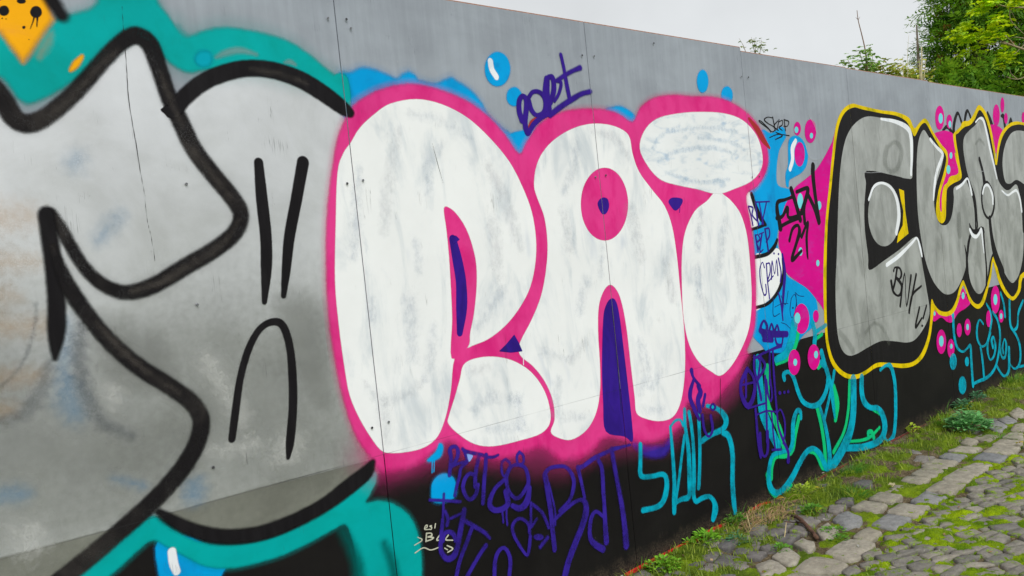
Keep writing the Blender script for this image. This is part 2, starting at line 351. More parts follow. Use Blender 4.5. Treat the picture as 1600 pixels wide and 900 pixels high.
# ------------------------------------------------------------------ the paint on it
PAINT=[
('fig','graffiti_figure','silver',2,5,None,'pale silver figure outlined in thick black on the first boards',[('P',0,5,[-1210,2105,-1101,2096,-1047,2058,-1021,1999,-987,1987,-929,2017,-849,2087,-753,2179,-677,2230,-637,2207,-619,2138,-603,2053,-531,2106,-467,2143,-381,2169,-305,2177,-217,2162,-128,2125,-48,2079,11,2042,-39,1546,-44,1097,-31,787,-111,769,-264,726,-406,698,-504,699,-594,722,-686,773,-753,820,-778,850,-803,857,-837,820,-901,793,-989,757,-1104,708,-1361,678])]),
('tealtop','painted_border','teal',3,5,None,'teal band above the black outline of the silver figure',[('P',1,14,[-1238,2342,-1107,2303,-1029,2225,-1004,2180,-984,2142,-963,2168,-943,2208,-894,2266,-851,2289,-779,2330,-740,2452,-613,2472,-608,2368,-570,2306,-540,2263,-512,2266,-475,2283,-418,2299,-355,2302,-257,2293,-180,2274,-114,2237,-63,2199,-23,2176,15,2176,13,2105,15,2055,-59,2090,-138,2135,-230,2151,-305,2171,-393,2160,-475,2158,-526,2147,-549,2149,-570,2157,-596,2175,-633,2214,-676,2238,-713,2223,-771,2174,-846,2110,-904,2069,-955,2040,-987,2030,-1011,2048,-1036,2092,-1097,2130,-1255,2181]),('P',1,34,[-568,2287,-513,2258,-419,2287,-302,2287,-182,2256,-83,2191,-26,2158,-137,2144,-316,2174,-505,2160,-579,2189]),('P',1,6,[-36,2173,21,2168,15,2055,-59,2090])]),
('tealbot','painted_border','teal',3,5,None,'teal band sweeping under the silver figure',[('P',1,9,[-1058,709,-989,757,-909,796,-841,834,-812,844,-787,841,-771,819,-733,779,-672,730,-597,695,-506,675,-409,674,-291,699,-205,718,-151,750,-104,783,-69,797,-37,784,-41,751,-72,713,-90,689,-39,682,19,654,80,593,109,509,110,408,90,297,61,188,-149,268,-152,404,-156,517,-164,591,-181,636,-228,633,-325,615,-417,605,-504,608,-586,619,-662,650,-723,703,-778,755,-805,773,-835,761,-892,727,-964,686,-1034,639])]),
('orange','paint_patch','orange',4,5,None,'orange patch at the top corner of the first board',[('P',0,14,[-1181,2382,-897,2427,-908,2324,-897,2269,-921,2235,-943,2203,-966,2166,-984,2144,-1004,2178,-1029,2220,-1189,2301])]),
('orangebar','paint_stroke','black',4.5,5,None,'faded black stroke beside the orange patch',[('S',2.2,14,[-909,2373,19.0,-898,2331,19.6,-874,2282,16.5])]),
('bluedrop','paint_bubble','blue',2.9,5,None,'blue drop with a white glint under the teal band',[('P',1,5,[-788,767,-689,747,-603,641,-616,605,-656,530,-742,541,-786,595,-796,665])]),
('bluebg','paint_backdrop','blue',2,5,None,'blue area behind the tops of the white letters',[('P',1,15,[-16,2174,37,2191,86,2211,136,2207,189,2193,229,2181,254,2197,284,2209,312,2199,330,2181,403,2174,451,2191,484,2201,510,2190,573,2159,623,2111,650,2066,721,2012,769,1981,802,1908,422,1857,43,1994,-13,2059]),('P',1,11,[1356,2111,1416,2128,1471,2133,1536,2112,1574,2080,1520,2033,1371,2058]),('P',1,6,[752,1981,826,2004,901,2017,961,2045,863,1882,793,1895])]),
('bub1','paint_bubble','blue',3,5,None,'largest blue bubble,with a white glint,above the first white letter',[('P',1,5,[797,2256,785,2224,762,2198,732,2183,701,2181,676,2193,660,2216,658,2246,668,2276,691,2302,720,2318,751,2321,777,2310,794,2286])]),
('bub2','paint_bubble','blue',3,5,None,'blue bubble left of the purple tag at the top',[('P',1,5,[846,2145,839,2128,825,2113,806,2105,787,2104,771,2111,761,2124,760,2141,766,2158,780,2173,798,2181,817,2183,833,2176,844,2163])]),
('bub3','paint_bubble','blue',3,5,None,'taller of the two blue bubbles above the dotted letter',[('P',1,5,[2189,2295,2179,2268,2162,2246,2139,2234,2117,2232,2098,2243,2088,2263,2087,2288,2096,2315,2113,2336,2135,2349,2158,2351,2177,2341,2188,2321])]),
('bub4','paint_bubble','blue',3,5,None,'shorter of the two blue bubbles above the dotted letter',[('P',1,5,[2402,2233,2393,2211,2375,2194,2351,2183,2327,2182,2307,2191,2295,2207,2293,2227,2302,2248,2319,2266,2343,2276,2367,2278,2387,2270,2400,2254])]),
('bub5','paint_bubble','blue',5,3,None,'blue smear with two drips under the pink outline',[('P',1,6,[181,775,222,796,243,823,259,810,253,782,236,767,212,763,188,764]),('S',4,0.8,[204,769,2.3,199,742,2.0,196,721,2.3]),('S',4,0.8,[212,767,2.3,209,744,2.1,205,723,2.4])]),
('bub6','paint_bubble','blue',3.5,5,None,'bright blue blot on black under the first white letter',[('P',1,6,[183,655,196,690,228,706,263,702,293,677,301,643,293,608,256,599,211,603,184,621])]),
('blueR','paint_backdrop','blue',2.2,5,None,'blue area between the dotted white letter and the magenta field',[('P',1,4,[2485,1708,2610,1955,2659,2053,2757,2037,2880,2077,2914,2026,2863,1977,2812,1921,2772,1811,2780,1738,2902,1713,2910,1676,2843,1618,2766,1536,2711,1412,2767,1297,2776,1230,2853,1186,3006,1141,3087,1048,3087,963,3022,894,2919,863,2833,826,2714,788,2516,818,2458,862,2391,915,2374,963,2412,1116,2476,1427])]),
('bluetail','paint_bubble','blue',2.8,4,None,'blue drop with a white glint and magenta spot',[('P',1,3,[2920,1940,2937,1997,2985,2024,3050,2025,3111,1992,3144,1923,3117,1854,3049,1809,2957,1783,2904,1765,2890,1728,2864,1736,2868,1803,2905,1855])]),
('pink','letter_border','pink',4,6,None,'pink border round the three big white letters',[('P',1,13,[-73,1880,-35,1980,32,2072,112,2119,197,2149,298,2165,416,2152,551,2113,658,2051,734,1981,798,1908,845,1956,929,2034,1035,2081,1166,2108,1327,2115,1443,2099,1543,2064,1610,2133,1714,2184,1869,2208,2028,2210,2253,2215,2427,2182,2573,2118,2674,2021,2700,1902,2658,1812,2554,1735,2444,1688,2462,1533,2471,1357,2449,1147,2398,959,2264,822,2131,742,2008,696,1868,689,1738,708,1715,623,1591,580,1469,576,1310,605,1164,655,1037,649,934,633,841,660,816,698,698,699,559,710,431,745,343,793,288,842,238,805,148,788,51,792,-27,816,-73,865,-113,953,-137,1069,-152,1204,-157,1337,-148,1489,-122,1684]),('P',1,26,[-57,896,-31,787,61,764,160,770,285,818,383,741,556,687,751,686,871,603,1033,621,1161,638,1308,588,1418,556,1562,549,1710,592,1760,678,1942,636,2094,697,2258,789,2216,898,1033,1185,87,1073]),('P',1,32,[816,698,856,629,948,591,1073,612,1126,686,902,817]),('P',1,38,[1810,894,1852,758,1962,688,2131,742,2266,839,2055,989])]),
('R','graffiti_letter','white',5,5,None,'big white letter R with a pink border',[('P',1,2.5,[-61,1836,-30,1903,6,1943,48,1994,116,2046,189,2086,306,2108,423,2094,542,2047,647,1969,737,1876,794,1776,834,1668,843,1555,826,1454,783,1356,715,1279,629,1216,529,1173,429,1155,356,1124,322,1007,286,916,238,848,173,822,96,823,29,835,-7,852,-38,896,-80,980,-109,1068,-117,1165,-121,1310,-117,1464,-90,1660]),('X',1,2.5,[380,1698,413,1694,446,1663,478,1612,500,1543,509,1467,498,1380,472,1282,443,1210,426,1158,341,1126,363,1270,373,1392,380,1514,381,1617])]),
('A','graffiti_letter','white',5,5,None,'big white letter A with a round pink eye',[('P',1,2.5,[863,1774,890,1860,952,1931,1045,1987,1163,2029,1291,2047,1421,2036,1505,1997,1520,1913,1554,1828,1637,1741,1723,1658,1767,1552,1781,1409,1782,1250,1783,1058,1769,900,1739,778,1693,685,1625,635,1526,637,1426,670,1367,709,1365,785,1360,935,1355,1115,1337,1236,1310,1292,1270,1316,1223,1289,1183,1224,1163,1111,1154,969,1138,857,1099,764,1028,702,929,681,848,710,815,742,844,788,844,870,808,958,752,1029,688,1085,695,1136,771,1219,839,1313,884,1422,907,1529,904,1638,877,1715]),('X',1,2.5,[1453,1676,1425,1604,1371,1548,1301,1519,1230,1524,1173,1559,1139,1617,1134,1687,1159,1757,1210,1812,1277,1843,1349,1843,1410,1810,1447,1750])]),
('I','graffiti_letter','white',5,5,None,'big white letter I with an oval dot',[('P',1,2.8,[2150,1716,2075,1672,1962,1623,1867,1524,1822,1406,1797,1248,1788,1089,1814,958,1880,863,1969,803,2048,766,2152,799,2260,875,2351,976,2399,1117,2416,1291,2414,1466,2372,1590,2294,1665,2228,1701,2197,1722])]),
('redL','paint_stroke','oldred',4.3,4,None,'dark red sliver at the edge of the pink border',[('S',4,1.5,[2540,2110,10.4,2613,2052,21.7,2663,1999,21.9,2722,1953,8.0])]),
('redM','paint_stroke','oldred',3.7,4,None,'dark red trace in the dip between the first two letters',[('S',4,4,[746,1939,10.1,785,1892,11.6,823,1908,5.4]),('S',4,5,[867,2016,6.1,893,2043,9.8,949,2067,6.8])]),
('purpsm','paint_stroke','purplespray',3.8,5,None,'purple spray fading under the second white letter',[('S',4,16,[1338,575,22.0,1413,521,26.8,1529,494,28.9,1588,524,20.1])]),
('mag','paint_field','magenta',2.6,5,None,'magenta field before the silver letters',[('P',1,3,[3559,2068,3455,1997,3342,1905,3226,1827,3087,1770,2969,1727,2903,1679,2829,1619,2773,1536,2729,1440,2739,1336,2778,1241,2887,1175,3002,1119,3121,1021,3201,949,3359,930])]),
('m1','paint_bubble','magenta',3.2,4,None,'small magenta bubble right of the thin black tag',[('P',1,2,[3088,2071,3081,2054,3067,2040,3049,2032,3031,2031,3017,2039,3008,2052,3007,2069,3014,2087,3027,2101,3045,2109,3063,2110,3078,2102,3087,2089])]),
('m2','paint_bubble','magenta',3.2,4,None,'big magenta bubble left of the yellow edged letter',[('P',1,2,[3268,2061,3255,2029,3231,2004,3201,1989,3171,1989,3146,2002,3131,2026,3130,2057,3142,2088,3165,2114,3195,2128,3226,2129,3251,2116,3266,2092])]),
('m3','paint_bubble','magenta',3.3,4,None,'magenta spot inside the blue drop',[('P',1,2,[3106,1919,3094,1888,3073,1862,3047,1848,3021,1849,3000,1862,2988,1887,2988,1918,2999,1950,3020,1975,3045,1989,3072,1989,3093,1976,3105,1951])]),
('m4','paint_bubble','magenta',5,4,None,'wide magenta bubble on the lower blue',[('P',1,2,[2986,945,2970,908,2941,881,2903,869,2866,874,2835,895,2817,928,2815,966,2830,1003,2858,1030,2895,1043,2933,1038,2965,1017,2984,984])]),
('m5','paint_bubble','magenta',5,4,None,'tiny magenta bubble beside the lower blue',[('P',1,2,[3099,946,3093,931,3082,920,3067,914,3052,916,3040,925,3033,939,3032,954,3038,970,3050,981,3065,986,3079,984,3092,976,3099,962])]),
('m6','paint_bubble','magenta',6,4,None,'left magenta bubble of the pair over the cyan tag',[('P',1,2,[2841,708,2829,678,2806,656,2778,646,2749,651,2725,669,2711,697,2710,729,2722,760,2744,782,2773,792,2802,787,2826,769,2840,741])]),
('m7','paint_bubble','magenta',6,4,None,'right magenta bubble of the pair over the cyan tag',[('P',1,2,[3067,703,3055,671,3030,648,3000,639,2969,644,2944,663,2929,692,2928,725,2941,756,2964,779,2995,789,3026,784,3051,766,3066,737])]),
('m8','paint_bubble','magenta',3.2,4,None,'magenta bubble with a long blue centre over the silver U',[('P',1,2,[5246,2211,5229,2171,5199,2137,5161,2119,5123,2118,5093,2134,5077,2166,5077,2206,5093,2246,5123,2279,5161,2298,5199,2300,5229,2283,5246,2252])]),
('m9','paint_bubble','magenta',3.2,4,None,'narrow magenta bubble with a blue centre over the silver U',[('P',1,2,[5397,2187,5386,2163,5366,2143,5341,2132,5316,2131,5296,2141,5284,2160,5284,2183,5294,2207,5314,2227,5339,2238,5364,2239,5384,2229,5396,2211])]),
('m10','paint_bubble','magenta',3.2,4,None,'tall plain magenta bubble near the top of the far boards',[('P',1,2,[6456,2276,6438,2235,6408,2201,6371,2182,6335,2181,6306,2198,6292,2230,6293,2270,6310,2310,6340,2344,6376,2363,6413,2365,6442,2348,6457,2316])]),
('m11','paint_bubble','magenta',3.2,4,None,'highest thin magenta bubble on the far boards',[('P',1,2,[6590,2370,6579,2340,6560,2316,6538,2303,6517,2302,6501,2314,6493,2337,6495,2366,6506,2395,6525,2419,6547,2433,6568,2434,6584,2422,6592,2399])]),
('m12','paint_bubble','magenta',3.2,4,None,'small magenta bubble beside the tall plain one',[('P',1,2,[6648,2255,6639,2234,6622,2217,6602,2207,6582,2206,6566,2215,6558,2231,6558,2252,6567,2273,6584,2290,6604,2300,6624,2300,6640,2292,6648,2276])]),
('m13','paint_bubble','magenta',3.2,4,None,'magenta bubble at the far end of the boards',[('P',1,2,[7117,2277,7106,2254,7087,2235,7063,2224,7040,2223,7022,2233,7012,2251,7012,2273,7023,2296,7042,2315,7065,2326,7088,2327,7107,2318,7117,2300])]),
('m14','paint_bubble','magenta',3.2,4,None,'magenta bubble with a blue centre on black under the silver U',[('P',1,2,[4928,527,4912,489,4881,462,4843,450,4805,456,4774,478,4757,512,4757,551,4773,588,4803,615,4841,628,4879,623,4910,601,4928,566])]),
('m15','paint_bubble','magenta',3.2,4,None,'magenta bubble touching the left stroke of the cyan bubble tag',[('P',1,2,[5072,454,5058,424,5035,403,5006,393,4977,398,4954,415,4941,442,4941,474,4954,504,4977,525,5006,535,5035,531,5059,514,5072,486])]),
('m16','paint_bubble','magenta',3.2,4,None,'plain magenta bubble inside the cyan bubble tag',[('P',1,2,[5241,571,5231,549,5214,532,5192,525,5170,528,5152,541,5143,561,5143,584,5153,607,5170,623,5192,631,5214,628,5232,615,5241,595])]),
('m17','paint_bubble','magenta',3.2,4,None,'magenta bubble with a pale centre inside the cyan bubble tag',[('P',1,2,[5424,572,5412,545,5389,525,5361,516,5332,520,5310,536,5297,560,5297,589,5309,615,5331,635,5359,644,5388,641,5411,625,5424,600])]),
('m18','paint_bubble','magenta',3.2,4,None,'long magenta bubble with a blue centre below the silver A',[('P',1,2,[6101,715,6079,666,6041,629,5995,612,5951,617,5916,644,5897,687,5898,737,5919,786,5956,823,6002,841,6047,837,6083,810,6102,767])]),
('m19','paint_bubble','magenta',3.2,4,None,'small magenta bubble below the long one',[('P',1,2,[6158,567,6147,545,6126,529,6100,521,6074,525,6053,538,6041,558,6040,582,6051,604,6071,620,6097,627,6124,624,6145,611,6157,591])]),
('m20','paint_bubble','magenta',3.2,4,None,'plain magenta bubble beside the long one',[('P',1,2,[5870,582,5858,553,5837,532,5812,522,5787,525,5768,541,5758,566,5759,596,5771,624,5791,645,5817,655,5841,652,5861,637,5871,611])]),
('oldW','old_letter','white',2.9,4,None,'remains of an older white letter beside the white I',[('P',1,3,[2433,1696,2508,1694,2521,1619,2546,1536,2452,1506,2388,1572])]),
('oldW_1','old_letter','white',2.9499999999999997,4,None,None,[('P',1,3,[2464,1350,2594,1355,2692,1384,2742,1355,2754,1262,2721,1191,2635,1127,2543,1094,2417,1073])]),
('yel','letter_border','yellow',4,4,None,'yellow border round the silver letters',[('P',1,2.2,[3197,1185,3276,1493,3366,1727,3442,1925,3525,2107,3626,2204,3755,2250,3887,2244,4163,2226,4410,2222,4613,2189,4685,2118,4781,2158,4878,2194,4942,2172,5019,2098,5143,2009,5242,1956,5252,1888,5194,1790,5069,1655,4995,1527,5045,1482,5095,1548,5119,1664,5201,1706,5248,1750,5455,1772,5421,1913,5389,2062,5423,2103,5550,2151,5611,2194,5748,2208,5856,2264,5955,2331,6027,2339,6144,2280,6220,2159,6273,1998,6279,1889,6334,1998,6436,2110,6613,2192,6817,2232,7070,2229,7793,2170,8044,1574,7736,772,6793,858,6611,733,6451,676,6342,689,6217,757,6105,866,6033,1007,6010,1036,5957,934,5863,837,5754,732,5634,694,5530,717,5436,778,5388,859,5347,909,5287,870,5219,793,5117,726,4991,712,4854,738,4770,782,4722,717,4652,595,4529,487,4369,444,4183,452,3973,496,3789,522,3640,505,3498,496,3351,530,3227,611,3167,719,3157,877])]),
('E','graffiti_letter','silverE',5,4,None,'silver letter E with a round middle and yellow edge',[('P',1,2,[3383,1288,3450,1565,3519,1805,3601,1975,3696,2075,3823,2141,3965,2175,4153,2173,4397,2155,4577,2120,4628,2052,4626,1933,4595,1832,4557,1750,4322,1775,3887,1814,3860,1717,3805,1571,3787,1425,3800,1256,3801,1164,4014,1206,4273,1265,4549,1338,4600,1265,4626,1124,4659,958,4681,792,4608,708,4427,626,4277,616,4063,656,3876,683,3680,669,3527,651,3409,661,3330,726,3305,857,3331,1093])]),
('U','graffiti_letter','silverE',5,4,None,'silver letter U with a pink gap',[('P',1,2,[4644,1702,4682,1887,4727,2003,4786,2074,4849,2108,4910,2072,4989,2007,5106,1946,5156,1897,5090,1810,4983,1696,4926,1592,4930,1496,4984,1417,5063,1394,5150,1404,5237,1464,5299,1581,5318,1670,5452,1697,5605,1735,5690,1631,5710,1475,5708,1341,5596,1326,5495,1230,5460,1131,5413,1034,5302,943,5175,882,5049,870,4934,897,4791,993,4695,1133,4648,1285,4624,1495])]),
('A2','graffiti_letter','silverE',5,4,None,'silver letter A with a small oval hole',[('P',1,2,[5575,1964,5610,2066,5730,2125,5863,2170,5988,2227,6070,2208,6136,2114,6188,1954,6245,1808,6298,1709,6407,1647,6532,1638,6686,1675,6777,1639,6825,1489,6821,1259,6750,1034,6615,885,6470,826,6377,840,6270,916,6144,1036,6042,1114,5938,1042,5851,912,5763,836,5673,809,5583,834,5495,925,5470,1054,5505,1153,5585,1275,5733,1329,5753,1421,5746,1578,5687,1682,5616,1786])]),
('S2','graffiti_letter','silverE',5,4,None,'silver letter at the far end cut by the next board',[('P',1,2,[6422,1845,6483,1972,6601,2074,6762,2140,7052,2152,7773,2089,7758,1643,7181,1595,6937,1670,6744,1713,6574,1682,6453,1707])]),
('magU','paint_patch','magenta',3,4,None,'magenta patch in the dip between silver U and A',[('P',1,2,[5025,2070,5164,2107,5299,2110,5405,2078,5401,1938,5230,1956])]),
('magA','paint_patch','magenta',3,4,None,'magenta patch in the dip right of the silver A',[('P',1,2,[6210,2180,6361,2185,6505,2139,6406,2043,6291,1944,6246,2079])]),
('magB','paint_patch','magenta',3,4,None,'magenta patch under the point between silver U and A',[('P',1,2,[4732,819,4997,740,5221,802,5330,891,5412,791,5458,756,5346,728,5201,710,5078,657,4982,669,4873,717,4731,706])]),
('oldarc','old_letter','black',2.8,4,None,'black arcs of an older piece behind the silver letters',[('S',4,2,[5411,2048,19.1,5418,2138,23.9,5475,2224,18.8,5533,2257,13.2,5585,2193,17.0])]),
('oldarc_1','old_letter','black',2.8499999999999996,4,None,None,[('S',4,2,[5651,2195,16.8,5692,2258,19.6,5738,2285,12.3,5782,2241,16.6])]),
('oldarc_2','old_letter','black',2.9,4,None,None,[('S',4,2,[5201,2112,11.3,5294,2144,15.6,5384,2097,19.7])]),
('oldarc_3','old_letter','black',2.9499999999999997,4,None,None,[('S',4,2,[6174,2281,19.0,6220,2224,30.0,6270,2182,16.7])]),
('oldarc_4','old_letter','black',3.0,4,None,None,[('S',4,2,[6489,2272,9.6,6550,2263,27.1,6562,2180,24.0])]),
('oldarc_5','old_letter','black',3.05,4,None,None,[('P',1,2,[6665,2210,6727,2269,6765,2219])]),
('tag2021','spray_tag','purple',5.8,3,None,'purple signature sprayed high over the second white letter',[('S',4,2.9,[832,2047,14.7,822,2083,14.6,828,2126,13.4,850,2148,10.4,869,2133,15.0,864,2096,14.2,849,2042,14.4,851,2005,14.8,861,1994,11.1,895,2030,11.7,944,2061,11.1,989,2079,10.9]),('S',4,2.9,[885,2145,10.2,911,2168,9.3,948,2170,10.5,976,2149,13.4,978,2114,12.9,959,2083,10.2,920,2071,9.8,893,2092,12.8,883,2129,13.2]),('S',4,2.9,[1002,2227,16.8,990,2169,21.0,994,2115,19.5,996,2079,15.6]),('S',4,2.9,[1015,2239,10.3,1038,2235,13.9,1038,2186,15.0,1011,2129,12.3]),('S',4,2.9,[1048,2225,7.3,1086,2219,10.1,1067,2171,8.6,1035,2136,7.9]),('S',2,5.8,[1063,2226,9.7,1127,2258,9.8,1175,2278,9.7,1218,2293,12.5]),('S',4,4.35,[1103,2340,10.2,1114,2279,10.2,1121,2213,12.3,1131,2146,12.3]),('S',2,5.8,[999,2074,12.7,1075,2116,12.7,1161,2156,12.8,1209,2176,11.2,1270,2190,11.3])]),
('tagRDT','spray_tag','purplespray',5.8,3,None,'small purple tag of three letters on black under the R',[('S',4,2.9,[274,694,9.1,281,722,9.1,289,756,9.0,287,786,9.1,300,795,7.7,318,791,7.5,325,772,9.0,319,752,9.3,304,735,8.9,284,721,8.7]),('S',4,2.9,[290,724,6.3,321,726,6.2,361,722,6.9,331,707,7.6,318,675,7.8,301,643,7.8,288,612,7.7]),('S',4,3.62,[347,777,6.3,361,764,7.3,400,747,7.3,439,731,7.4,460,718,6.1,492,710,6.3,519,712,5.3]),('S',4,2.9,[352,771,5.8,359,747,5.8,364,721,5.9]),('S',4,2.9,[424,734,9.7,405,691,9.7,394,656,9.6,389,620,9.5]),('S',4,2.9,[392,664,7.2,368,675,7.7,344,661,9.3,330,630,9.1,341,593,8.0,361,577,7.5,388,590,9.5,402,621,9.7]),('S',4,2.9,[458,726,9.8,449,680,9.8,436,633,9.8,418,547,9.7])]),
('tagamp','spray_tag','purplespray',5.8,3,None,'purple looping ampersand with two ears on black',[('S',4,2.9,[556,687,5.8,535,679,6.6,528,650,6.5,537,622,5.0,563,639,6.7,574,665,6.5,556,687,5.6]),('S',4,2.9,[631,698,6.6,615,684,7.0,617,652,5.5,645,650,6.6,649,678,6.5,631,698,5.6]),('S',4,2.9,[572,650,8.0,610,651,7.6,649,631,8.3,662,596,10.0,661,562,10.8,640,540,10.0,609,520,8.9,582,522,7.6,555,555,8.8,547,591,9.8,550,619,10.3,571,647,10.2]),('S',4,2.9,[665,542,10.8,644,492,17.4,603,474,13.3,564,496,10.0]),('S',4,2.9,[535,607,8.9,489,588,9.3,458,556,11.6,451,527,12.0,471,504,10.9,513,497,12.3,543,512,13.8,536,561,11.2]),('S',4,2.9,[509,490,4.9,510,470,4.9,509,444,4.9]),('S',4,2.9,[532,486,5.1,528,459,5.0,528,428,5.0])]),
('tagbig','spray_tag','purplespray',5.8,3,None,'large purple tag of tall letters across the black boards',[('S',4,2.9,[760,544,14.1,757,574,12.9,786,592,8.9,831,589,8.1,875,578,8.1,903,551,9.6,920,508,11.3,910,469,11.8,886,434,9.3,852,416,8.4,819,403,8.2]),('S',4,2.9,[759,560,14.3,763,481,12.5,768,412,12.6,768,330,12.7,768,254,12.7]),('S',4,2.9,[774,532,5.2,786,461,5.3,793,405,5.5,786,352,5.6]),('S',4,3.62,[777,371,8.1,842,396,9.7,902,413,9.1,950,414,8.1,975,393,14.0,974,354,18.3,942,301,17.9,894,245,17.6,842,181,17.6,805,114,17.6]),('S',4,3.62,[950,554,8.6,986,553,10.6,1058,570,10.8,1144,578,9.2,1183,581,10.4,1248,577,7.4,1301,574,6.0]),('S',4,2.9,[951,556,11.1,962,497,9.4,974,415,9.4]),('S',4,3.62,[1082,558,11.1,1100,511,12.0,1095,420,12.4,1090,326,12.4,1085,264,14.4,1082,190,16.4]),('S',4,3.62,[1074,308,8.7,1037,338,8.3,1006,324,12.0,987,279,12.2,985,234,12.5,1012,197,14.6,1057,163,15.5]),('S',4,5.8,[1174,580,14.4,1187,463,12.3,1205,317,14.6,1210,204,17.0,1208,134,19.3])]),
('tagDA','spray_tag','purplespray',5.8,3,None,'small purple scribble between the ampersand and the large purple tag',[('S',4,2.9,[641,363,8.5,638,398,7.5,611,427,6.3,584,435,7.0,558,422,8.7,553,392,8.0,571,345,7.2,611,280,6.4,628,298,9.1,642,347,9.0]),('S',4,2.9,[664,479,7.1,657,430,7.1,651,387,7.1]),('S',4,3.62,[673,471,6.9,721,420,7.4,748,352,8.0]),('P',1,3,[714,322,711,317,702,315,691,316,678,320,668,326,661,333,659,339,662,344,670,346,682,345,694,341,705,335,712,329]),('S',4,2.9,[654,383,6.8,686,406,6.8]),('S',1.5,5.8,[691,289,8.4,735,313,8.5])]),
('taglow','spray_tag','purplespray',5.8,3,None,'lowest purple tag beside the pale scribble',[('S',4,3.62,[221,538,7.5,208,486,9.0,198,436,10.0,209,403,9.8,228,387,11.7,255,391,13.6,278,425,12.6,303,492,12.6,325,545,11.1]),('S',4,3.62,[173,626,5.8,241,605,5.8,311,581,5.9]),('S',4,2.9,[239,630,6.0,229,577,6.0,218,519,6.0]),('S',4,3.62,[213,460,7.6,222,484,8.9,244,485,8.1,263,469,8.8,271,442,8.2]),('S',4,4.35,[236,565,6.8,244,536,7.2,238,513,7.6]),('S',4,4.35,[256,532,5.1,312,536,5.2]),('S',4,4.35,[314,511,7.2,357,476,8.4,409,433,7.4,434,402,5.1]),('S',4,2.9,[356,473,9.6,318,418,9.6,279,363,9.5,253,305,9.4,226,236,9.4]),('S',4,3.62,[411,381,9.5,372,353,9.5,308,297,9.5,255,248,9.4]),('S',4,2.9,[418,168,9.9,436,251,9.9,447,306,10.1,468,338,9.8,496,345,7.4,516,323,8.6,524,281,10.0,509,221,10.3,485,144,10.3])]),
('tagwhite','marker_tag','marker',5.4,2.5,None,'pale scribbled tag beside the teal loop',[('S',4,0.6,[137,529,2.1,149,532,2.3,150,539,1.8,141,537,2.3,137,526,1.9,154,521,1.8]),('S',4,0.6,[169,531,2.0,161,531,2.3,169,524,2.1,165,518,2.1,156,521,1.8]),('S',4,0.6,[187,533,2.4,182,518,2.4]),('S',4,0.6,[143,510,2.9,137,481,2.9]),('S',4,0.6,[143,510,2.3,163,504,2.3,165,494,2.8,147,495,2.3,172,485,2.3,160,481,2.5,140,482,2.4]),('S',4,0.6,[205,489,2.9,185,473,2.9,202,466,2.3]),('S',4,0.6,[239,474,3.0,225,461,2.4,257,449,2.3]),('S',4,0.6,[85,455,2.3,123,462,2.1,155,444,2.1,199,443,2.2]),('S',4,0.6,[216,432,2.1,229,421,2.1]),('S',4,0.6,[228,438,2.1,253,418,2.7,228,412,2.5]),('S',4,0.6,[103,508,1.6,121,491,2.1,86,483,1.8])]),
('tagSUR','spray_tag','cyan',5.4,3,None,'cyan three letter tag on black below the white I',[('S',4,4.35,[1372,558,13.7,1361,485,13.7,1352,430,15.1,1372,407,11.7,1441,393,12.0,1512,384,12.1,1536,350,16.3,1522,291,19.4,1481,250,15.8,1418,246,12.5,1345,257,13.4]),('S',1.2,5.8,[1603,593,6.0,1641,613,7.1,1682,611,6.5,1703,581,10.2]),('S',4,4.35,[1603,593,9.7,1601,484,12.2,1593,332,14.8,1577,230,17.3,1570,185,14.9]),('S',4,4.35,[1576,224,12.2,1633,230,11.9,1694,229,16.7,1711,302,18.0,1725,455,15.2,1717,575,12.6,1725,653,12.8]),('S',4,3.62,[1587,230,10.0,1627,323,10.1,1680,465,10.2,1705,527,10.2]),('S',4,4.35,[1758,633,12.5,1767,555,12.7,1766,452,13.0,1746,292,15.7,1731,229,15.3,1746,189,12.8,1800,191,13.2,1858,182,11.3,1891,146,15.9,1896,105,24.9,1873,66,19.2]),('S',4,3.62,[1833,605,13.2,1817,434,13.3,1787,282,13.3,1777,249,13.3]),('S',4,5.08,[1909,636,9.8,1972,614,11.9,2029,579,16.2,2061,529,22.6,2026,492,16.3,1923,485,14.4,1833,469,14.6]),('S',4,5.08,[2018,474,12.4,2070,442,19.0,2090,347,19.9,2067,210,20.2,2062,106,19.9,2064,45,16.9])]),
('tagscr','spray_tag','purple',5.9,3,None,'small purple scribble over the top of the cyan tag',[('S',4,2.17,[1810,833,14.8,1821,795,8.8,1866,745,10.3]),('S',4,2.9,[1819,783,10.0,1784,731,15.5,1782,687,14.5,1819,615,11.4]),('S',4,2.9,[1845,749,6.8,1867,713,18.7,1840,679,18.6,1847,622,15.4]),('S',4,2.9,[1902,693,10.6,1877,642,10.6]),('S',4,2.17,[1935,624,6.4,1959,636,4.9,1978,616,8.3,1954,604,4.9,1935,624,6.1]),('S',4,2.17,[1864,596,10.5,1869,523,9.8,1900,480,6.4,1938,508,11.0,1933,578,10.7]),('S',4,2.9,[1801,638,10.9,1835,582,11.0])]),
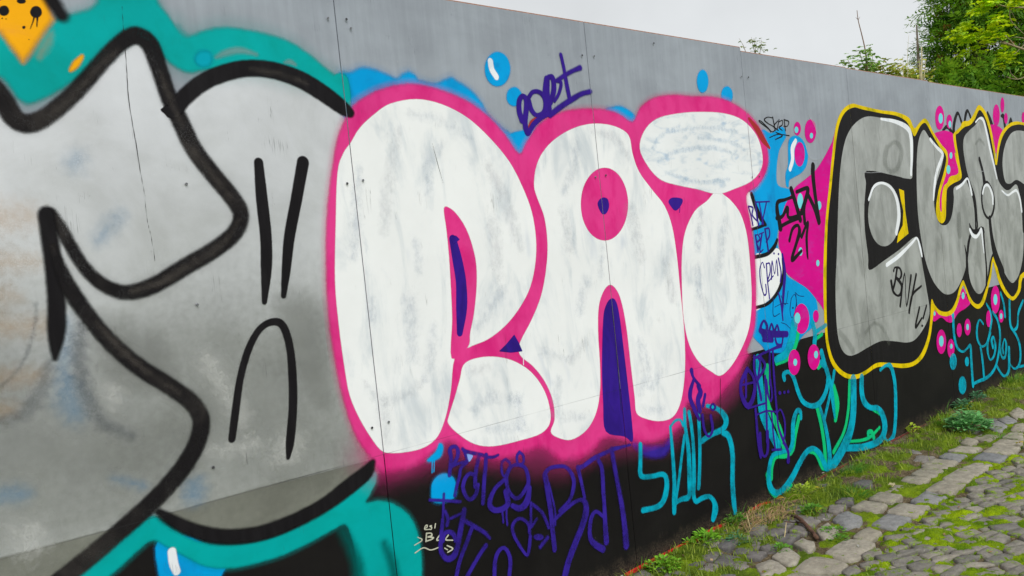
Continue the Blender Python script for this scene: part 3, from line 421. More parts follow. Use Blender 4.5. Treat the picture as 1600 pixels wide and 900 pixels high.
('tagcol','spray_tag','purple',6.4,3,None,'tall column of purple letters over the cyan and green tag',[('S',4,2.17,[2480,916,14.6,2462,961,12.6,2500,995,7.1,2527,960,12.8,2507,920,12.4]),('S',4,2.17,[2542,929,10.1,2575,968,6.3,2593,922,10.5]),('S',4,2.17,[2600,921,9.9,2632,953,6.5,2645,908,11.1]),('S',4,2.61,[2454,948,15.3,2502,927,20.0,2598,907,19.8,2724,890,18.2]),('S',4,2.61,[2483,894,15.9,2566,879,16.1]),('S',4,1.74,[2599,878,8.8,2614,847,8.5,2660,840,7.3,2681,881,8.1]),('S',4,2.17,[2653,834,11.4,2551,827,7.5,2451,817,7.6,2379,804,7.7]),('S',4,3.19,[2296,758,15.5,2232,703,13.9,2217,651,14.6,2238,595,17.4,2270,565,15.5,2317,587,16.5,2353,650,15.5,2344,712,10.8,2302,757,11.5]),('S',4,2.17,[2223,684,6.0,2351,679,6.2]),('S',4,2.17,[2280,736,9.1,2260,615,9.1]),('S',4,2.17,[2374,815,10.9,2363,750,10.6,2386,662,10.4,2403,574,10.5]),('S',4,1.89,[2404,807,7.9,2425,776,9.5,2392,696,9.3]),('S',4,1.89,[2435,802,9.2,2471,747,11.0,2390,686,9.0]),('S',4,1.89,[2530,823,9.7,2511,711,9.7,2499,642,9.7]),('S',4,2.32,[2562,818,9.8,2550,669,9.8,2546,489,9.8,2549,387,9.3,2588,298,11.3,2624,232,12.5,2616,182,17.0]),('S',4,1.89,[2462,691,10.2,2444,509,10.2,2421,336,10.2]),('S',4,1.89,[2471,668,9.5,2476,582,9.2,2496,546,5.7,2516,585,9.8,2509,662,9.5]),('S',4,1.89,[2268,551,5.6,2437,546,5.8]),('S',4,1.89,[2347,501,5.4,2449,501,5.3,2544,475,5.3]),('S',4,2.32,[2339,530,11.0,2335,356,11.0,2346,269,10.8]),('S',4,2.17,[2360,392,12.4,2357,301,11.8,2383,263,6.9,2419,287,12.7,2436,386,12.8]),('S',4,1.89,[2492,482,8.0,2490,356,8.0,2496,276,7.9]),('S',4,1.89,[2543,468,5.8,2585,481,5.3,2616,420,8.3,2609,345,8.8,2580,293,8.5]),('S',4,2.17,[2464,280,7.0,2554,262,7.1]),('P',1,1.3,[2610,571,2607,567,2602,564,2596,563,2589,564,2584,567,2580,572,2579,577,2582,581,2586,584,2593,585,2600,584,2605,580,2609,576]),('P',1,1.3,[2653,567,2651,563,2647,560,2642,559,2637,560,2633,563,2630,567,2629,571,2631,575,2635,577,2640,578,2645,577,2650,575,2653,571]),('P',1,1.3,[2694,563,2692,559,2688,556,2683,555,2678,556,2673,559,2670,563,2670,567,2672,571,2676,574,2681,575,2686,574,2691,571,2694,567])]),
('tagV','spray_tag','cyan',5.2,3,None,'large cyan and green tag along the bottom of the boards',[('S',4,3.62,[2817,940,36.6,2765,843,34.4,2691,780,26.2,2587,764,19.8]),('S',4,3.62,[2409,799,25.0,2405,659,31.2,2407,517,39.0,2453,408,35.0,2526,291,31.5]),('S',4,3.62,[3018,918,21.0,3037,854,22.3,3018,787,22.1]),('S',4,3.62,[3173,882,13.1,3053,859,12.9]),('S',4,3.62,[2654,643,16.5,2652,669,16.1,2701,676,11.2,2751,638,16.8,2785,553,18.0,2830,481,16.7,2918,437,15.0,3015,434,19.0,3102,487,20.1,3139,559,19.3,3134,622,19.3,3073,671,17.6]),('S',4,3.62,[3092,730,20.9,3127,627,21.0,3164,523,22.1,3178,382,19.0,3181,315,11.5]),('S',4,2.9,[3224,591,15.2,3175,501,14.8,3091,380,14.4,3049,319,14.4]),('S',4,3.62,[3018,406,13.5,3059,289,17.7,3080,148,22.5,3068,42,26.8]),('S',4,3.62,[2793,391,13.9,2792,429,15.3,2751,437,15.9,2706,383,20.5,2681,277,20.6,2646,237,15.8]),('S',4,4.35,[2646,237,11.1,2565,245,13.0,2465,247,14.8,2414,177,19.3,2407,97,23.0,2451,46,18.2,2522,34,21.5,2632,75,24.0,2727,137,22.5,2814,183,19.4,2896,187,14.9,2970,135,20.9,3022,45,24.0]),('S',4,4.35,[3454,495,37.8,3421,314,37.5,3366,204,38.5,3277,127,39.1,3133,49,36.0,3036,34,18.6]),('S',4,4.35,[3566,492,25.9,3550,404,29.6,3572,334,25.5,3651,281,17.7,3747,258,19.2,3809,194,31.0,3821,106,36.2,3735,48,26.0,3519,55,22.7,3273,104,21.5]),('S',4,3.62,[3830,498,12.5,3919,513,10.8,3991,488,22.1,4026,369,23.7,4003,198,24.2,3973,95,23.7,3931,30,21.9,3841,15,15.0,3796,77,17.1])]),
('tagbub','spray_tag','cyan',5.2,3,None,'cyan bubble letter tag at the far end of the boards',[('S',4,2.61,[5099,698,21.3,5084,573,21.0,5112,470,17.5,5177,421,10.4,5250,405,9.0,5318,420,10.5,5385,425,18.0,5378,330,22.6,5371,179,22.6,5371,118,22.5]),('S',4,2.61,[5373,128,10.9,5509,129,13.6,5646,126,14.6,5779,145,15.2,5892,195,16.6,5993,313,20.5,6038,442,22.0,6004,554,17.7,5918,629,14.0]),('S',4,2.32,[5688,563,10.6,5614,604,8.8,5546,545,19.0,5540,459,17.9,5608,392,8.9,5706,393,11.3,5790,449,17.6,5875,570,19.1]),('S',4,2.32,[5591,379,19.6,5608,267,19.9,5609,148,20.2]),('S',4,2.32,[5854,350,19.7,5838,406,20.6,5886,425,12.3,5913,352,21.6,5867,279,15.7,5775,256,8.7,5734,326,20.1,5752,407,19.3,5824,471,16.7]),('S',4,2.32,[6075,274,21.4,6069,313,21.1,6129,375,8.7,6161,315,22.7,6111,230,15.8,6036,237,13.0,6008,311,19.7]),('S',4,2.32,[5904,183,15.6,6004,96,13.0,6089,71,11.1,6176,111,24.9,6215,280,26.6]),('S',4,2.32,[6202,156,11.7,6298,96,8.8,6395,96,13.3,6474,157,22.9,6484,268,22.6,6425,361,17.0,6357,415,15.8,6295,489,22.6,6324,679,23.2]),('S',4,2.32,[6357,415,11.4,6460,440,18.5,6520,556,19.6,6657,642,16.5]),('S',4,2.61,[6362,96,11.2,6654,71,11.5]),('S',4,2.03,[6128,766,16.0,6181,668,17.6,6188,563,18.7]),('S',4,2.03,[5792,712,11.8,5863,646,14.8,5875,570,17.3])]),
('cd1','paint_bubble','cyan',4,4,None,'upper cyan blot left of the bubble letter tag',[('P',1,4,[5093,350,5080,325,5058,306,5029,299,5000,303,4976,320,4963,344,4962,371,4974,397,4996,415,5025,423,5054,419,5078,403,5092,378])]),
('cd2','paint_bubble','cyan',4,4,None,'smallest cyan blot inside the bubble letter tag',[('P',1,3,[5330,312,5323,297,5309,286,5291,282,5273,285,5259,294,5250,309,5250,325,5257,340,5271,351,5289,356,5307,353,5321,343,5330,329])]),
('cd3','paint_bubble','cyan',4,4,None,'lower cyan blot near the ground left of the bubble letter tag',[('P',1,5,[5239,142,5225,114,5199,94,5167,87,5134,93,5107,111,5092,138,5091,168,5105,196,5130,216,5162,223,5195,218,5222,199,5237,172])]),
('tagE21','marker_tag','black',3.8,2.5,None,'black marker tag with the number 21 on magenta',[('S',4,1,[2938,1671,9.9,2836,1655,9.8,2757,1643,14.0,2742,1593,19.9,2753,1541,19.8,2760,1496,22.1]),('S',4,1,[2761,1504,11.3,2870,1528,11.3,2988,1545,11.3]),('S',4,1,[2728,1553,12.0,2791,1561,11.3,2848,1607,13.5]),('S',4,1,[2855,1603,18.2,2860,1551,11.3,2968,1557,9.8]),('S',4,1,[2916,1713,19.9,2947,1641,20.1,2986,1534,20.4]),('S',4,1,[2971,1697,11.2,3107,1716,13.5,3074,1656,18.8,3008,1574,18.0]),('S',4,1,[3106,1709,15.2,3042,1600,16.0,3034,1512,16.8]),('S',4,1,[3107,1670,17.0,3162,1595,18.0,3200,1508,18.8]),('S',4,1,[3192,1850,22.0,3181,1788,22.4,3187,1653,19.9,3208,1512,17.4]),('S',4,1,[2844,1418,12.0,2890,1482,12.0,2951,1501,10.5,2966,1463,18.3,2919,1398,14.3,2853,1305,14.2,2968,1349,10.2]),('S',4,1,[2983,1432,13.1,3072,1514,10.0,3041,1428,14.2,3032,1333,12.0,3033,1299,7.2])]),
('tagBNK','marker_tag','black',6.2,2.5,None,'black marker letters on the lower arm of the silver E',[('S',4,0.8,[4155,1128,11.2,4179,1148,6.9,4248,1138,9.0,4270,1096,15.0,4233,1064,7.4,4186,1082,7.6]),('S',4,0.8,[4207,1137,13.7,4161,1053,13.3,4121,1004,12.6]),('S',4,0.8,[4185,1077,11.4,4255,1022,15.5,4234,966,13.5,4181,954,7.7,4119,991,13.3,4102,1059,15.9]),('S',4,0.8,[4207,880,13.1,4321,1096,6.3,4307,868,6.6,4420,1069,13.5]),('S',4,0.8,[4341,828,13.0,4506,1070,13.2]),('S',4,0.8,[4575,981,8.7,4414,933,11.2,4339,820,14.0]),('S',4,0.8,[4512,831,12.4,4422,705,12.5,4540,754,8.5]),('S',4,0.8,[4633,831,11.1,4561,751,11.0]),('P',1,0.8,[4550,697,4548,693,4543,691,4536,690,4529,691,4523,693,4519,697,4518,701,4520,705,4525,707,4532,708,4539,707,4545,705,4549,701])]),
('tagSk','marker_tag','black',3.8,2.5,None,'thin black signature left of the magenta bubbles',[('S',4,0.6,[2785,2125,2.4,2731,2127,2.3,2695,2111,4.4,2732,2091,3.0,2777,2078,3.0,2801,2060,4.2,2765,2045,2.5,2722,2069,3.2,2673,2096,3.0,2642,2106,2.3,2647,2096,3.1,2727,2062,3.1,2751,2044,3.4]),('S',4,0.6,[2786,2129,4.5,2793,2093,4.5,2800,2053,4.5]),('S',4,0.6,[2837,2109,3.0,2791,2078,4.5,2835,2054,3.2]),('S',4,0.6,[2852,2117,4.0,2821,2057,4.0]),('S',4,0.6,[2843,2102,2.5,2887,2114,2.9,2882,2088,3.4,2845,2072,4.4,2876,2055,3.3]),('S',4,0.6,[2908,2119,4.6,2912,2056,4.6]),('S',4,0.6,[2908,2119,2.7,2956,2109,4.2,2937,2082,2.7,2895,2081,2.4]),('S',4,0.6,[2732,2011,2.9,2824,2031,2.9,2949,2027,3.0]),('S',4,0.6,[2791,2001,2.9,2871,2025,5.0,2805,2042,3.1])]),
('tagRIP','marker_tag','purple',3.8,2.5,None,'two rows of small purple letters beside the white I',[('S',4,0.8,[2453,1628,6.1,2470,1579,6.2,2480,1525,6.3]),('S',4,0.8,[2454,1632,3.8,2496,1620,5.8,2483,1582,6.1,2522,1548,5.0]),('S',4,0.8,[2527,1651,8.0,2528,1583,8.0,2537,1522,8.0]),('S',4,0.8,[2527,1651,4.4,2670,1650,4.5]),('S',4,0.8,[2565,1646,6.4,2584,1527,6.5]),('S',4,0.8,[2636,1643,6.0,2571,1528,5.9]),('S',4,0.8,[2496,1468,7.6,2507,1382,7.6]),('S',4,0.8,[2496,1468,3.6,2522,1470,4.4,2537,1444,6.1,2502,1425,6.4,2532,1377,5.7]),('S',4,0.8,[2535,1473,3.7,2582,1481,3.7]),('S',4,0.8,[2561,1471,7.4,2529,1395,7.3]),('S',4,0.8,[2560,1386,4.2,2518,1367,4.2]),('S',4,0.8,[2598,1498,7.8,2611,1375,7.8]),('S',4,0.8,[2598,1498,3.9,2638,1499,5.8,2638,1460,6.7,2599,1426,5.6])]),
('tagCR','marker_tag','purple',3.8,2.5,None,'thin purple letters on the old white letter',[('S',4,0.7,[2556,1286,5.3,2541,1316,3.2,2510,1283,5.6,2504,1212,5.7,2525,1139,4.9,2551,1143,5.5,2553,1190,5.8]),('S',4,0.7,[2579,1305,5.9,2575,1205,5.9,2579,1111,5.9]),('S',4,0.7,[2579,1305,3.2,2612,1303,5.2,2610,1256,5.7,2575,1205,4.3,2640,1232,3.9]),('S',4,0.7,[2617,1216,5.9,2640,1315,4.4,2655,1241,3.3,2688,1318,3.5,2687,1231,6.1]),('S',4,0.7,[2709,1324,6.7,2723,1246,6.8,2707,1193,6.7]),('P',1,0.7,[2676,1356,2674,1353,2672,1351,2668,1350,2665,1350,2662,1352,2660,1354,2660,1357,2661,1360,2663,1362,2667,1363,2670,1362,2673,1361,2675,1359]),('P',1,0.7,[2722,1349,2721,1346,2718,1344,2714,1343,2711,1343,2708,1345,2706,1347,2706,1350,2707,1353,2710,1355,2713,1356,2717,1355,2720,1354,2722,1352]),('S',4,1.2,[2754,1343,10.2,2764,1242,13.7,2732,1135,13.5,2695,1004,6.7]),('S',4,1,[2676,1130,6.5,2693,1066,8.3,2697,974,6.7])]),
('tagdk','marker_tag','darkblue',3.8,2.5,None,'thin dark scrawl on the lower blue',[('S',4,0.5,[2618,1107,3.6,2602,1011,3.2,2670,1014,2.0]),('S',4,0.5,[2623,1056,1.9,2693,1066,1.9,2768,1061,1.8]),('S',4,0.5,[2701,1113,2.9,2739,1057,2.0,2780,1130,3.2]),('S',4,0.5,[2807,1086,3.4,2782,1019,3.5,2795,973,1.8,2837,1012,3.2,2861,1066,3.5,2846,1105,2.0,2807,1086,2.4]),('S',4,0.5,[2855,1115,2.5,2894,1092,2.2,2951,1082,2.1]),('S',4,0.5,[2861,1110,3.5,2860,1021,3.5]),('P',1,0.5,[2824,1029,2823,1026,2820,1025,2816,1024,2812,1024,2809,1026,2807,1028,2806,1031,2808,1033,2810,1035,2814,1036,2818,1035,2822,1034,2824,1031]),('S',4,0.5,[2675,962,1.9,2727,944,2.1,2776,908,2.3])]),
('crk0','crack','crackdark',7,2,None,None,[('S',4,0.5,[-710,2327,0.5,-714,2253,0.8,-717,2160,0.9,-722,2066,1.1,-720,1992,0.9,-716,1921,1.1,-714,1857,0.9,-709,1776,0.5])]),
('crk1','crack','crackdark',7,2,None,None,[('S',4,0.5,[-709,1776,0.5,-711,1710,0.6,-705,1653,0.6,-702,1581,0.4])]),
('crk2','crack','crackdark',7,2,None,None,[('S',4,0.5,[358,1942,0.6,372,1869,1.2,389,1791,0.6])]),
('crk3','crack','crackdark',7,2,None,None,[('S',4,0.5,[2045,750,2.0,2020,594,2.5,2005,430,1.7])]),
('crk4','crack','crackdark',7,2,None,None,[('S',4,0.5,[1268,1214,1.3,1272,1038,2.2,1264,745,1.5])]),
('crk5','crack','crackdark',7,2,None,None,[('S',4,0.5,[3783,446,2.3,3753,290,3.2,3739,166,1.8])]),
('scr0','scratch','chalk',6,2,None,None,[('S',4,0.5,[3185,2155,2.2,3251,2099,2.5,3293,1983,2.7])]),
('scr1','scratch','chalk',6,2,None,None,[('S',4,0.5,[3124,1981,2.9,3162,1896,2.1,3276,1889,1.6,3337,1924,2.0])]),
('scr2','scratch','chalk',6,2,None,None,[('S',4,0.5,[3796,1810,1.5,3940,1801,1.5,4229,1807,1.5])]),
('scr3','scratch','chalk',6,2,None,None,[('S',4,0.5,[5683,1785,1.8,5878,1794,1.8,6065,1798,1.9])]),
('orangedots','paint_splat','black',5,3,'orange',None,[('P',1,2,[-1002,2279,-1004,2273,-1008,2268,-1013,2265,-1018,2264,-1023,2266,-1026,2271,-1026,2277,-1024,2283,-1021,2288,-1015,2291,-1010,2292,-1006,2290,-1003,2285]),('P',1,2,[-923,2285,-925,2278,-930,2272,-936,2269,-942,2268,-948,2270,-951,2275,-952,2282,-949,2289,-945,2295,-939,2299,-933,2300,-927,2297,-924,2292]),('P',1,2,[-959,2310,-961,2307,-964,2304,-968,2303,-973,2302,-977,2303,-980,2305,-981,2308,-980,2311,-976,2314,-972,2316,-967,2316,-963,2315,-960,2313]),('S',4,1.5,[-942,2275,2.2,-948,2256,1.5,-957,2235,0.7]),('S',4,1.5,[-935,2275,3.1,-937,2261,1.9,-940,2243,1.1]),('P',1,1.5,[-968,2239,-969,2237,-970,2235,-971,2234,-973,2234,-975,2235,-975,2236,-976,2238,-975,2240,-974,2241,-972,2242,-970,2243,-969,2242,-968,2241]),('P',1,1,[-1019,2257,-1019,2256,-1020,2255,-1021,2255,-1022,2255,-1023,2255,-1023,2256,-1023,2257,-1023,2257,-1022,2258,-1021,2259,-1020,2259,-1019,2259,-1019,2258]),('P',1,1,[-1010,2256,-1011,2255,-1011,2255,-1012,2254,-1013,2254,-1013,2254,-1014,2255,-1014,2256,-1014,2257,-1013,2258,-1012,2258,-1012,2258,-1011,2258,-1010,2257]),('P',1,1,[-961,2206,-962,2206,-962,2205,-963,2205,-964,2205,-964,2205,-964,2205,-965,2206,-964,2207,-964,2208,-963,2208,-962,2208,-962,2208,-962,2207])]),
('ol1','outline_stroke','blackworn',5,5,'fig',None,[('S',4,8,[-1126,2128,25.7,-1073,2085,25.8,-1045,2046,25.7,-1021,1992,26.7,-988,1978,25.7,-939,2002,23.0,-862,2071,22.3,-771,2174,22.0,-718,2226,22.4,-677,2245,26.6,-643,2222,28.0,-625,2155,25.5,-605,2068,25.6,-579,1996,27.0,-549,1915,27.4,-499,1836,27.5,-446,1763,27.4,-423,1707,26.3,-451,1650,25.3,-527,1599,25.6,-614,1558,25.5,-714,1510,23.8,-790,1497,21.7,-848,1523,18.7,-892,1574,17.3,-920,1634,16.8,-939,1685,16.6,-960,1735,13.3])]),
('ol2','outline_stroke','black',5.2,5,'fig',None,[('S',4,8,[-973,1732,20.4,-972,1669,21.3,-971,1581,22.1,-974,1493,22.0,-984,1406,22.0,-995,1337,6.3])]),
('ol3','outline_stroke','blackworn',5.4,5,'fig',None,[('S',4,8,[-967,1642,8.0,-957,1589,16.2,-939,1525,21.4,-903,1449,21.9,-854,1366,22.4,-785,1282,24.0,-707,1212,24.6,-646,1150,24.9,-622,1092,25.9,-641,1028,27.0,-695,958,27.1,-785,886,26.6,-889,823,25.9,-987,769,26.1,-1088,720,25.4,-1166,687,24.8])]),
('ol4','outline_stroke','black',5.6,5,'fig',None,[('P',0,2,[-636,2029,-619,2043,-605,2030,-591,2004,-616,2007,-624,2018]),('S',4,6,[-594,2030,23.1,-554,2075,24.2,-489,2124,24.9,-414,2157,26.0,-338,2175,26.5,-250,2173,28.4,-160,2149,30.3,-81,2108,30.6,-19,2067,27.6,14,2046,17.6])]),
('ol5','outline_stroke','black',5.6,5,'fig',None,[('S',4,8,[-775,851,8.5,-735,811,15.6,-672,761,19.8,-594,722,21.9,-493,699,23.4,-383,700,25.0,-253,723,25.4,-142,764,29.0,-77,792,25.3,-48,821,10.5])]),
('eye1','eye_stroke','black',5,5,'fig',None,[('S',4,3,[-344,1872,15.3,-347,1756,19.7,-348,1632,19.7,-359,1529,18.5,-378,1423,8.7])]),
('eye2','eye_stroke','black',5,5,'fig',None,[('S',4,3,[-187,1872,21.6,-225,1752,20.3,-266,1627,19.1,-290,1523,15.7,-310,1436,9.0])]),
('mouth','mouth_stroke','black',5,5,'fig',None,[('S',4,3,[-535,1012,11.4,-515,1090,12.5,-487,1192,11.5,-449,1280,11.7,-406,1337,10.6,-362,1356,11.4,-326,1341,13.0,-309,1271,13.4,-311,1166,14.7,-323,1062,14.8,-345,961,14.8,-358,911,6.8])]),
('stain1','faded_stain','stainorange',3.2,5,'fig',None,[('P',1,60,[-1166,1747,-1051,1751,-1003,1741,-1025,1707,-1172,1698])]),
('stain1_1','faded_stain','stainorange',3.25,5,'fig',None,[('P',1,45,[-1179,1632,-1064,1623,-1008,1612,-1022,1594,-1183,1591])]),
('stain1_2','faded_stain','stainorange',3.3000000000000003,5,'fig',None,[('P',1,40,[-1187,1553,-1082,1531,-1077,1505,-1192,1504])]),
('stain1_3','faded_stain','stainorange',3.35,5,'fig',None,[('P',1,45,[-1196,1469,-1008,1445,-1012,1410,-1200,1436])]),
('stain1_4','faded_stain','stainorange',3.4000000000000004,5,'fig',None,[('P',1,40,[-1211,1330,-1046,1311,-1040,1292,-1101,1286,-1214,1298])]),
('stain1_5','faded_stain','stainorange',3.45,5,'fig',None,[('P',1,36,[-1220,1249,-1110,1228,-1132,1206,-1223,1217])]),
('stain2','faded_stain','stainblue',3.2,5,'fig',None,[('P',1,45,[-892,1888,-865,1892,-876,1858,-899,1858])]),
('stain2_1','faded_stain','stainblue',3.25,5,'fig',None,[('P',1,40,[-796,1723,-780,1713,-839,1652,-851,1658])]),
('stain2_2','faded_stain','stainblue',3.3000000000000003,5,'fig',None,[('P',1,32,[-971,1440,-946,1428,-966,1279,-991,1284])]),
('stain2_3','faded_stain','stainblue',3.35,5,'fig',None,[('P',1,42,[-997,1258,-952,1259,-943,1168,-979,1166,-1003,1233])]),
('stain2_4','faded_stain','stainblue',3.4000000000000004,5,'fig',None,[('P',1,32,[-1160,1018,-1102,1007,-1102,980,-1163,988])]),
('stain2_5','faded_stain','stainblue',3.45,5,'fig',None,[('P',1,22,[-880,980,-806,941,-812,931,-882,968])]),
('stain2_6','faded_stain','stainblue',3.5,5,'fig',None,[('P',1,30,[-689,912,-636,908,-649,843,-696,856])]),
('stain3','faded_stain','stainwhite',3.3,5,'fig',None,[('P',1,35,[-609,1267,-560,1269,-511,1160,-480,1073,-479,1032,-516,1070,-561,1169])]),
('stain3_1','faded_stain','stainwhite',3.3499999999999996,5,'fig',None,[('P',1,30,[-876,1245,-835,1229,-861,1184,-874,1187])]),
('stain3_2','faded_stain','stainwhite',3.4,5,'fig',None,[('P',1,35,[-601,999,-458,990,-472,959,-584,975])]),
('stain3_3','faded_stain','stainwhite',3.4499999999999997,5,'fig',None,[('P',1,40,[-1143,902,-1083,902,-1083,832,-1129,829])]),
('stain3_4','faded_stain','stainwhite',3.5,5,'fig',None,[('P',1,40,[-395,972,-304,973,-326,892,-414,903])]),
('stain4','faded_stain','staingrey',3.4,5,'fig',None,[('S',0.6,22,[-917,1424,14.7,-935,1328,17.8,-928,1228,16.2,-896,1140,14.9,-825,1088,8.7])]),
('stain4_1','faded_stain','staingrey',3.4499999999999997,5,'fig',None,[('S',0.5,9,[-1024,1490,2.3,-1034,1431,2.3,-1063,1357,2.3,-1107,1300,1.6,-1176,1266,1.6])]),
('stain4_2','faded_stain','staingrey',3.5,5,'fig',None,[('S',0.2,22,[-1014,1314,9.5,-1046,1241,13.0,-1096,1199,10.2,-1169,1197,6.7])]),
('bluedrophi','paint_highlight','whitepaint',3.5,5,'bluedrop',None,[('S',4,3,[-752,724,12.5,-751,689,13.2,-745,662,11.3])]),
('bub1h','paint_highlight','whitepaint',3.5,5,'bub1',None,[('S',4,3,[692,2279,13.9,695,2248,14.1,715,2219,13.9])]),
('bluetailh','paint_highlight','whitepaint',3.4,3,'bluetail',None,[('S',4,1.5,[3016,1998,14.0,2972,1952,19.6,2960,1885,16.7,2923,1832,15.1])]),
('pinkglow','overspray','pinkfade',3.6,10,'pink',None,[('P',1,90,[-94,904,-34,765,101,754,336,745,587,659,865,564,1069,584,1325,554,1607,520,1780,642,1992,600,2247,721,2055,989,326,1129])]),
('Rleg','letter_leg','white',5,5,'R',None,[('P',1,2.5,[370,1042,395,1093,455,1108,546,1101,644,1070,734,1011,796,930,822,849,816,780,759,746,640,743,504,751,410,780,336,836,294,885,300,913,337,979])]),
('Rmark','counter_mark','purple',5.2,4,'R',None,[('S',4,1.5,[407,1577,17.0,418,1499,23.3,425,1412,25.0,415,1313,26.5,393,1217,13.9])]),
('Rmark_1','counter_mark','purple',5.25,4,'R',None,[('P',0,1.5,[393,1587,424,1590,441,1574,407,1557])]),
('Rmark_2','counter_mark','purple',5.3,4,'R',None,[('P',0,1.5,[578,1117,619,1139,668,1172,688,1137,704,1098,641,1102])]),
('Aeye','counter_mark','purple',5.2,3,'A',None,[('P',1,1.5,[1243,1686,1276,1711,1314,1704,1317,1666,1291,1638,1262,1642])]),
('Aleg','counter_mark','purple',5.2,5,'A',None,[('P',1,1.8,[1204,1164,1230,1224,1265,1252,1298,1243,1315,1179,1322,1015,1327,837,1329,672,1321,585,1268,620,1149,670,1150,797,1167,967])]),
('Idot','letter_dot','whiteblue',5,5,'I',None,[('P',1,3.5,[1576,1937,1622,2021,1723,2082,1880,2113,2070,2130,2298,2132,2475,2101,2601,2019,2641,1909,2608,1827,2495,1764,2322,1726,2218,1708,2126,1710,2007,1733,1850,1756,1713,1786,1625,1852])]),
('Imark','counter_mark','purple',5.4,3,'I',None,[('P',1,1.5,[1756,1679,1790,1697,1861,1691,1869,1672,1832,1641,1800,1633,1773,1653])]),
('Imark_1','counter_mark','purple',5.45,3,'I',None,[('S',4,0.7,[1844,1647,2.5,1835,1622,2.5])]),
('m1i','paint_highlight','ltcyan',3.5,3,'m1',None,[('P',1,1.5,[3057,2063,3053,2055,3046,2048,3036,2044,3027,2044,3019,2047,3014,2054,3013,2062,3016,2070,3024,2077,3033,2081,3043,2081,3051,2078,3056,2071])]),
('m2i','paint_highlight','ltcyan',3.5,3,'m2',None,[('P',1,1.5,[3224,2032,3221,2025,3214,2019,3206,2015,3198,2015,3191,2018,3186,2024,3186,2032,3189,2039,3195,2045,3204,2049,3212,2049,3219,2046,3224,2040])]),
('m4i','paint_highlight','ltcyan',5.3,3,'m4',None,[('P',1,1.5,[2886,961,2880,948,2869,938,2856,934,2842,936,2830,943,2823,955,2822,969,2828,982,2839,992,2852,997,2866,995,2878,987,2885,975])]),
('m6i','paint_highlight','ltcyan',6.3,3,'m6',None,[('P',1,1.5,[2806,714,2803,706,2796,700,2787,697,2778,699,2770,704,2766,712,2765,721,2769,729,2775,735,2784,737,2794,736,2801,731,2806,723])]),
('m7i','paint_highlight','ltcyan',6.3,3,'m7',None,[('P',1,1.5,[3048,721,3044,712,3036,705,3027,702,3017,704,3009,709,3004,718,3003,728,3007,738,3015,744,3025,747,3034,746,3043,740,3047,732])]),
('m8i','paint_highlight','ltcyan',3.5,3,'m8',None,[('P',1,1.5,[5218,2206,5211,2188,5197,2174,5179,2166,5161,2166,5147,2173,5138,2186,5138,2203,5146,2220,5159,2234,5177,2242,5195,2243,5210,2236,5218,2223])]),
('m9i','paint_highlight','ltcyan',3.5,3,'m9',None,[('P',1,1.5,[5377,2166,5372,2154,5362,2145,5349,2139,5336,2139,5326,2144,5320,2153,5319,2165,5325,2177,5335,2186,5347,2192,5360,2192,5371,2188,5377,2178])]),
('m14i','paint_highlight','ltcyan',3.5,3,'m14',None,[('P',1,1.5,[4883,538,4875,521,4861,509,4844,504,4826,507,4811,517,4803,532,4803,549,4810,566,4824,578,4842,583,4860,581,4874,571,4883,556])]),
('m15i','paint_highlight','ltcyan',3.5,3,'m15',None,[('P',1,1.5,[5039,476,5035,468,5027,463,5017,461,5006,462,4997,467,4992,475,4992,483,4996,491,5004,497,5014,499,5025,498,5033,492,5039,485])]),
('m17i','paint_highlight','ltcyan',3.5,3,'m17',None,[('P',1,1.5,[5385,577,5381,567,5372,559,5360,556,5349,557,5340,563,5335,573,5335,584,5339,594,5348,602,5359,605,5371,603,5380,597,5385,588])]),
('m18i','paint_highlight','ltcyan',3.5,3,'m18',None,[('P',1,1.5,[6042,722,6033,703,6018,689,5998,682,5979,684,5964,695,5955,712,5955,731,5964,750,5979,764,5999,771,6018,769,6034,758,6042,741])]),
('m19i','paint_highlight','ltcyan',3.5,3,'m19',None,[('P',1,1.5,[6128,571,6123,561,6113,554,6100,551,6087,552,6076,558,6070,567,6069,578,6074,588,6085,595,6097,598,6111,597,6121,591,6128,581])]),
('md0','paint_spot','ltcyan',3,3,'mag',None,[('P',1,1.5,[3249,1608,3244,1596,3235,1587,3223,1582,3211,1582,3201,1588,3195,1598,3195,1610,3200,1621,3209,1630,3221,1635,3233,1635,3243,1629,3248,1620])]),
('md1','paint_spot','ltcyan',3,3,'mag',None,[('P',1,1.5,[2979,1345,2975,1334,2967,1326,2958,1322,2948,1323,2940,1328,2936,1337,2935,1348,2939,1358,2947,1366,2956,1370,2966,1370,2974,1364,2978,1356])]),
('md2','paint_spot','ltcyan',3,3,'mag',None,[('P',1,1.5,[3164,1262,3160,1253,3154,1247,3146,1244,3137,1245,3130,1249,3126,1256,3126,1265,3129,1273,3135,1279,3144,1282,3152,1281,3159,1277,3163,1270])]),
('md3','paint_spot','ltcyan',3,3,'mag',None,[('P',1,1.5,[3038,1642,3031,1622,3020,1607,3005,1598,2990,1599,2979,1608,2972,1624,2973,1644,2979,1663,2991,1679,3006,1687,3020,1687,3032,1677,3038,1661])]),
('oldWo','outline_stroke','black',3.1,4,'oldW',None,[('S',4,3,[2496,1694,15.1,2523,1629,17.9,2558,1571,19.4,2609,1522,10.5]),('S',4,3,[2425,1500,7.1,2516,1509,9.0,2609,1522,7.3]),('S',4,3,[2464,1350,10.6,2594,1358,11.4,2674,1392,14.1,2714,1430,10.8]),('S',4,3,[2756,1317,13.7,2749,1233,16.3,2679,1144,13.2,2561,1085,10.1,2430,1075,9.0])]),
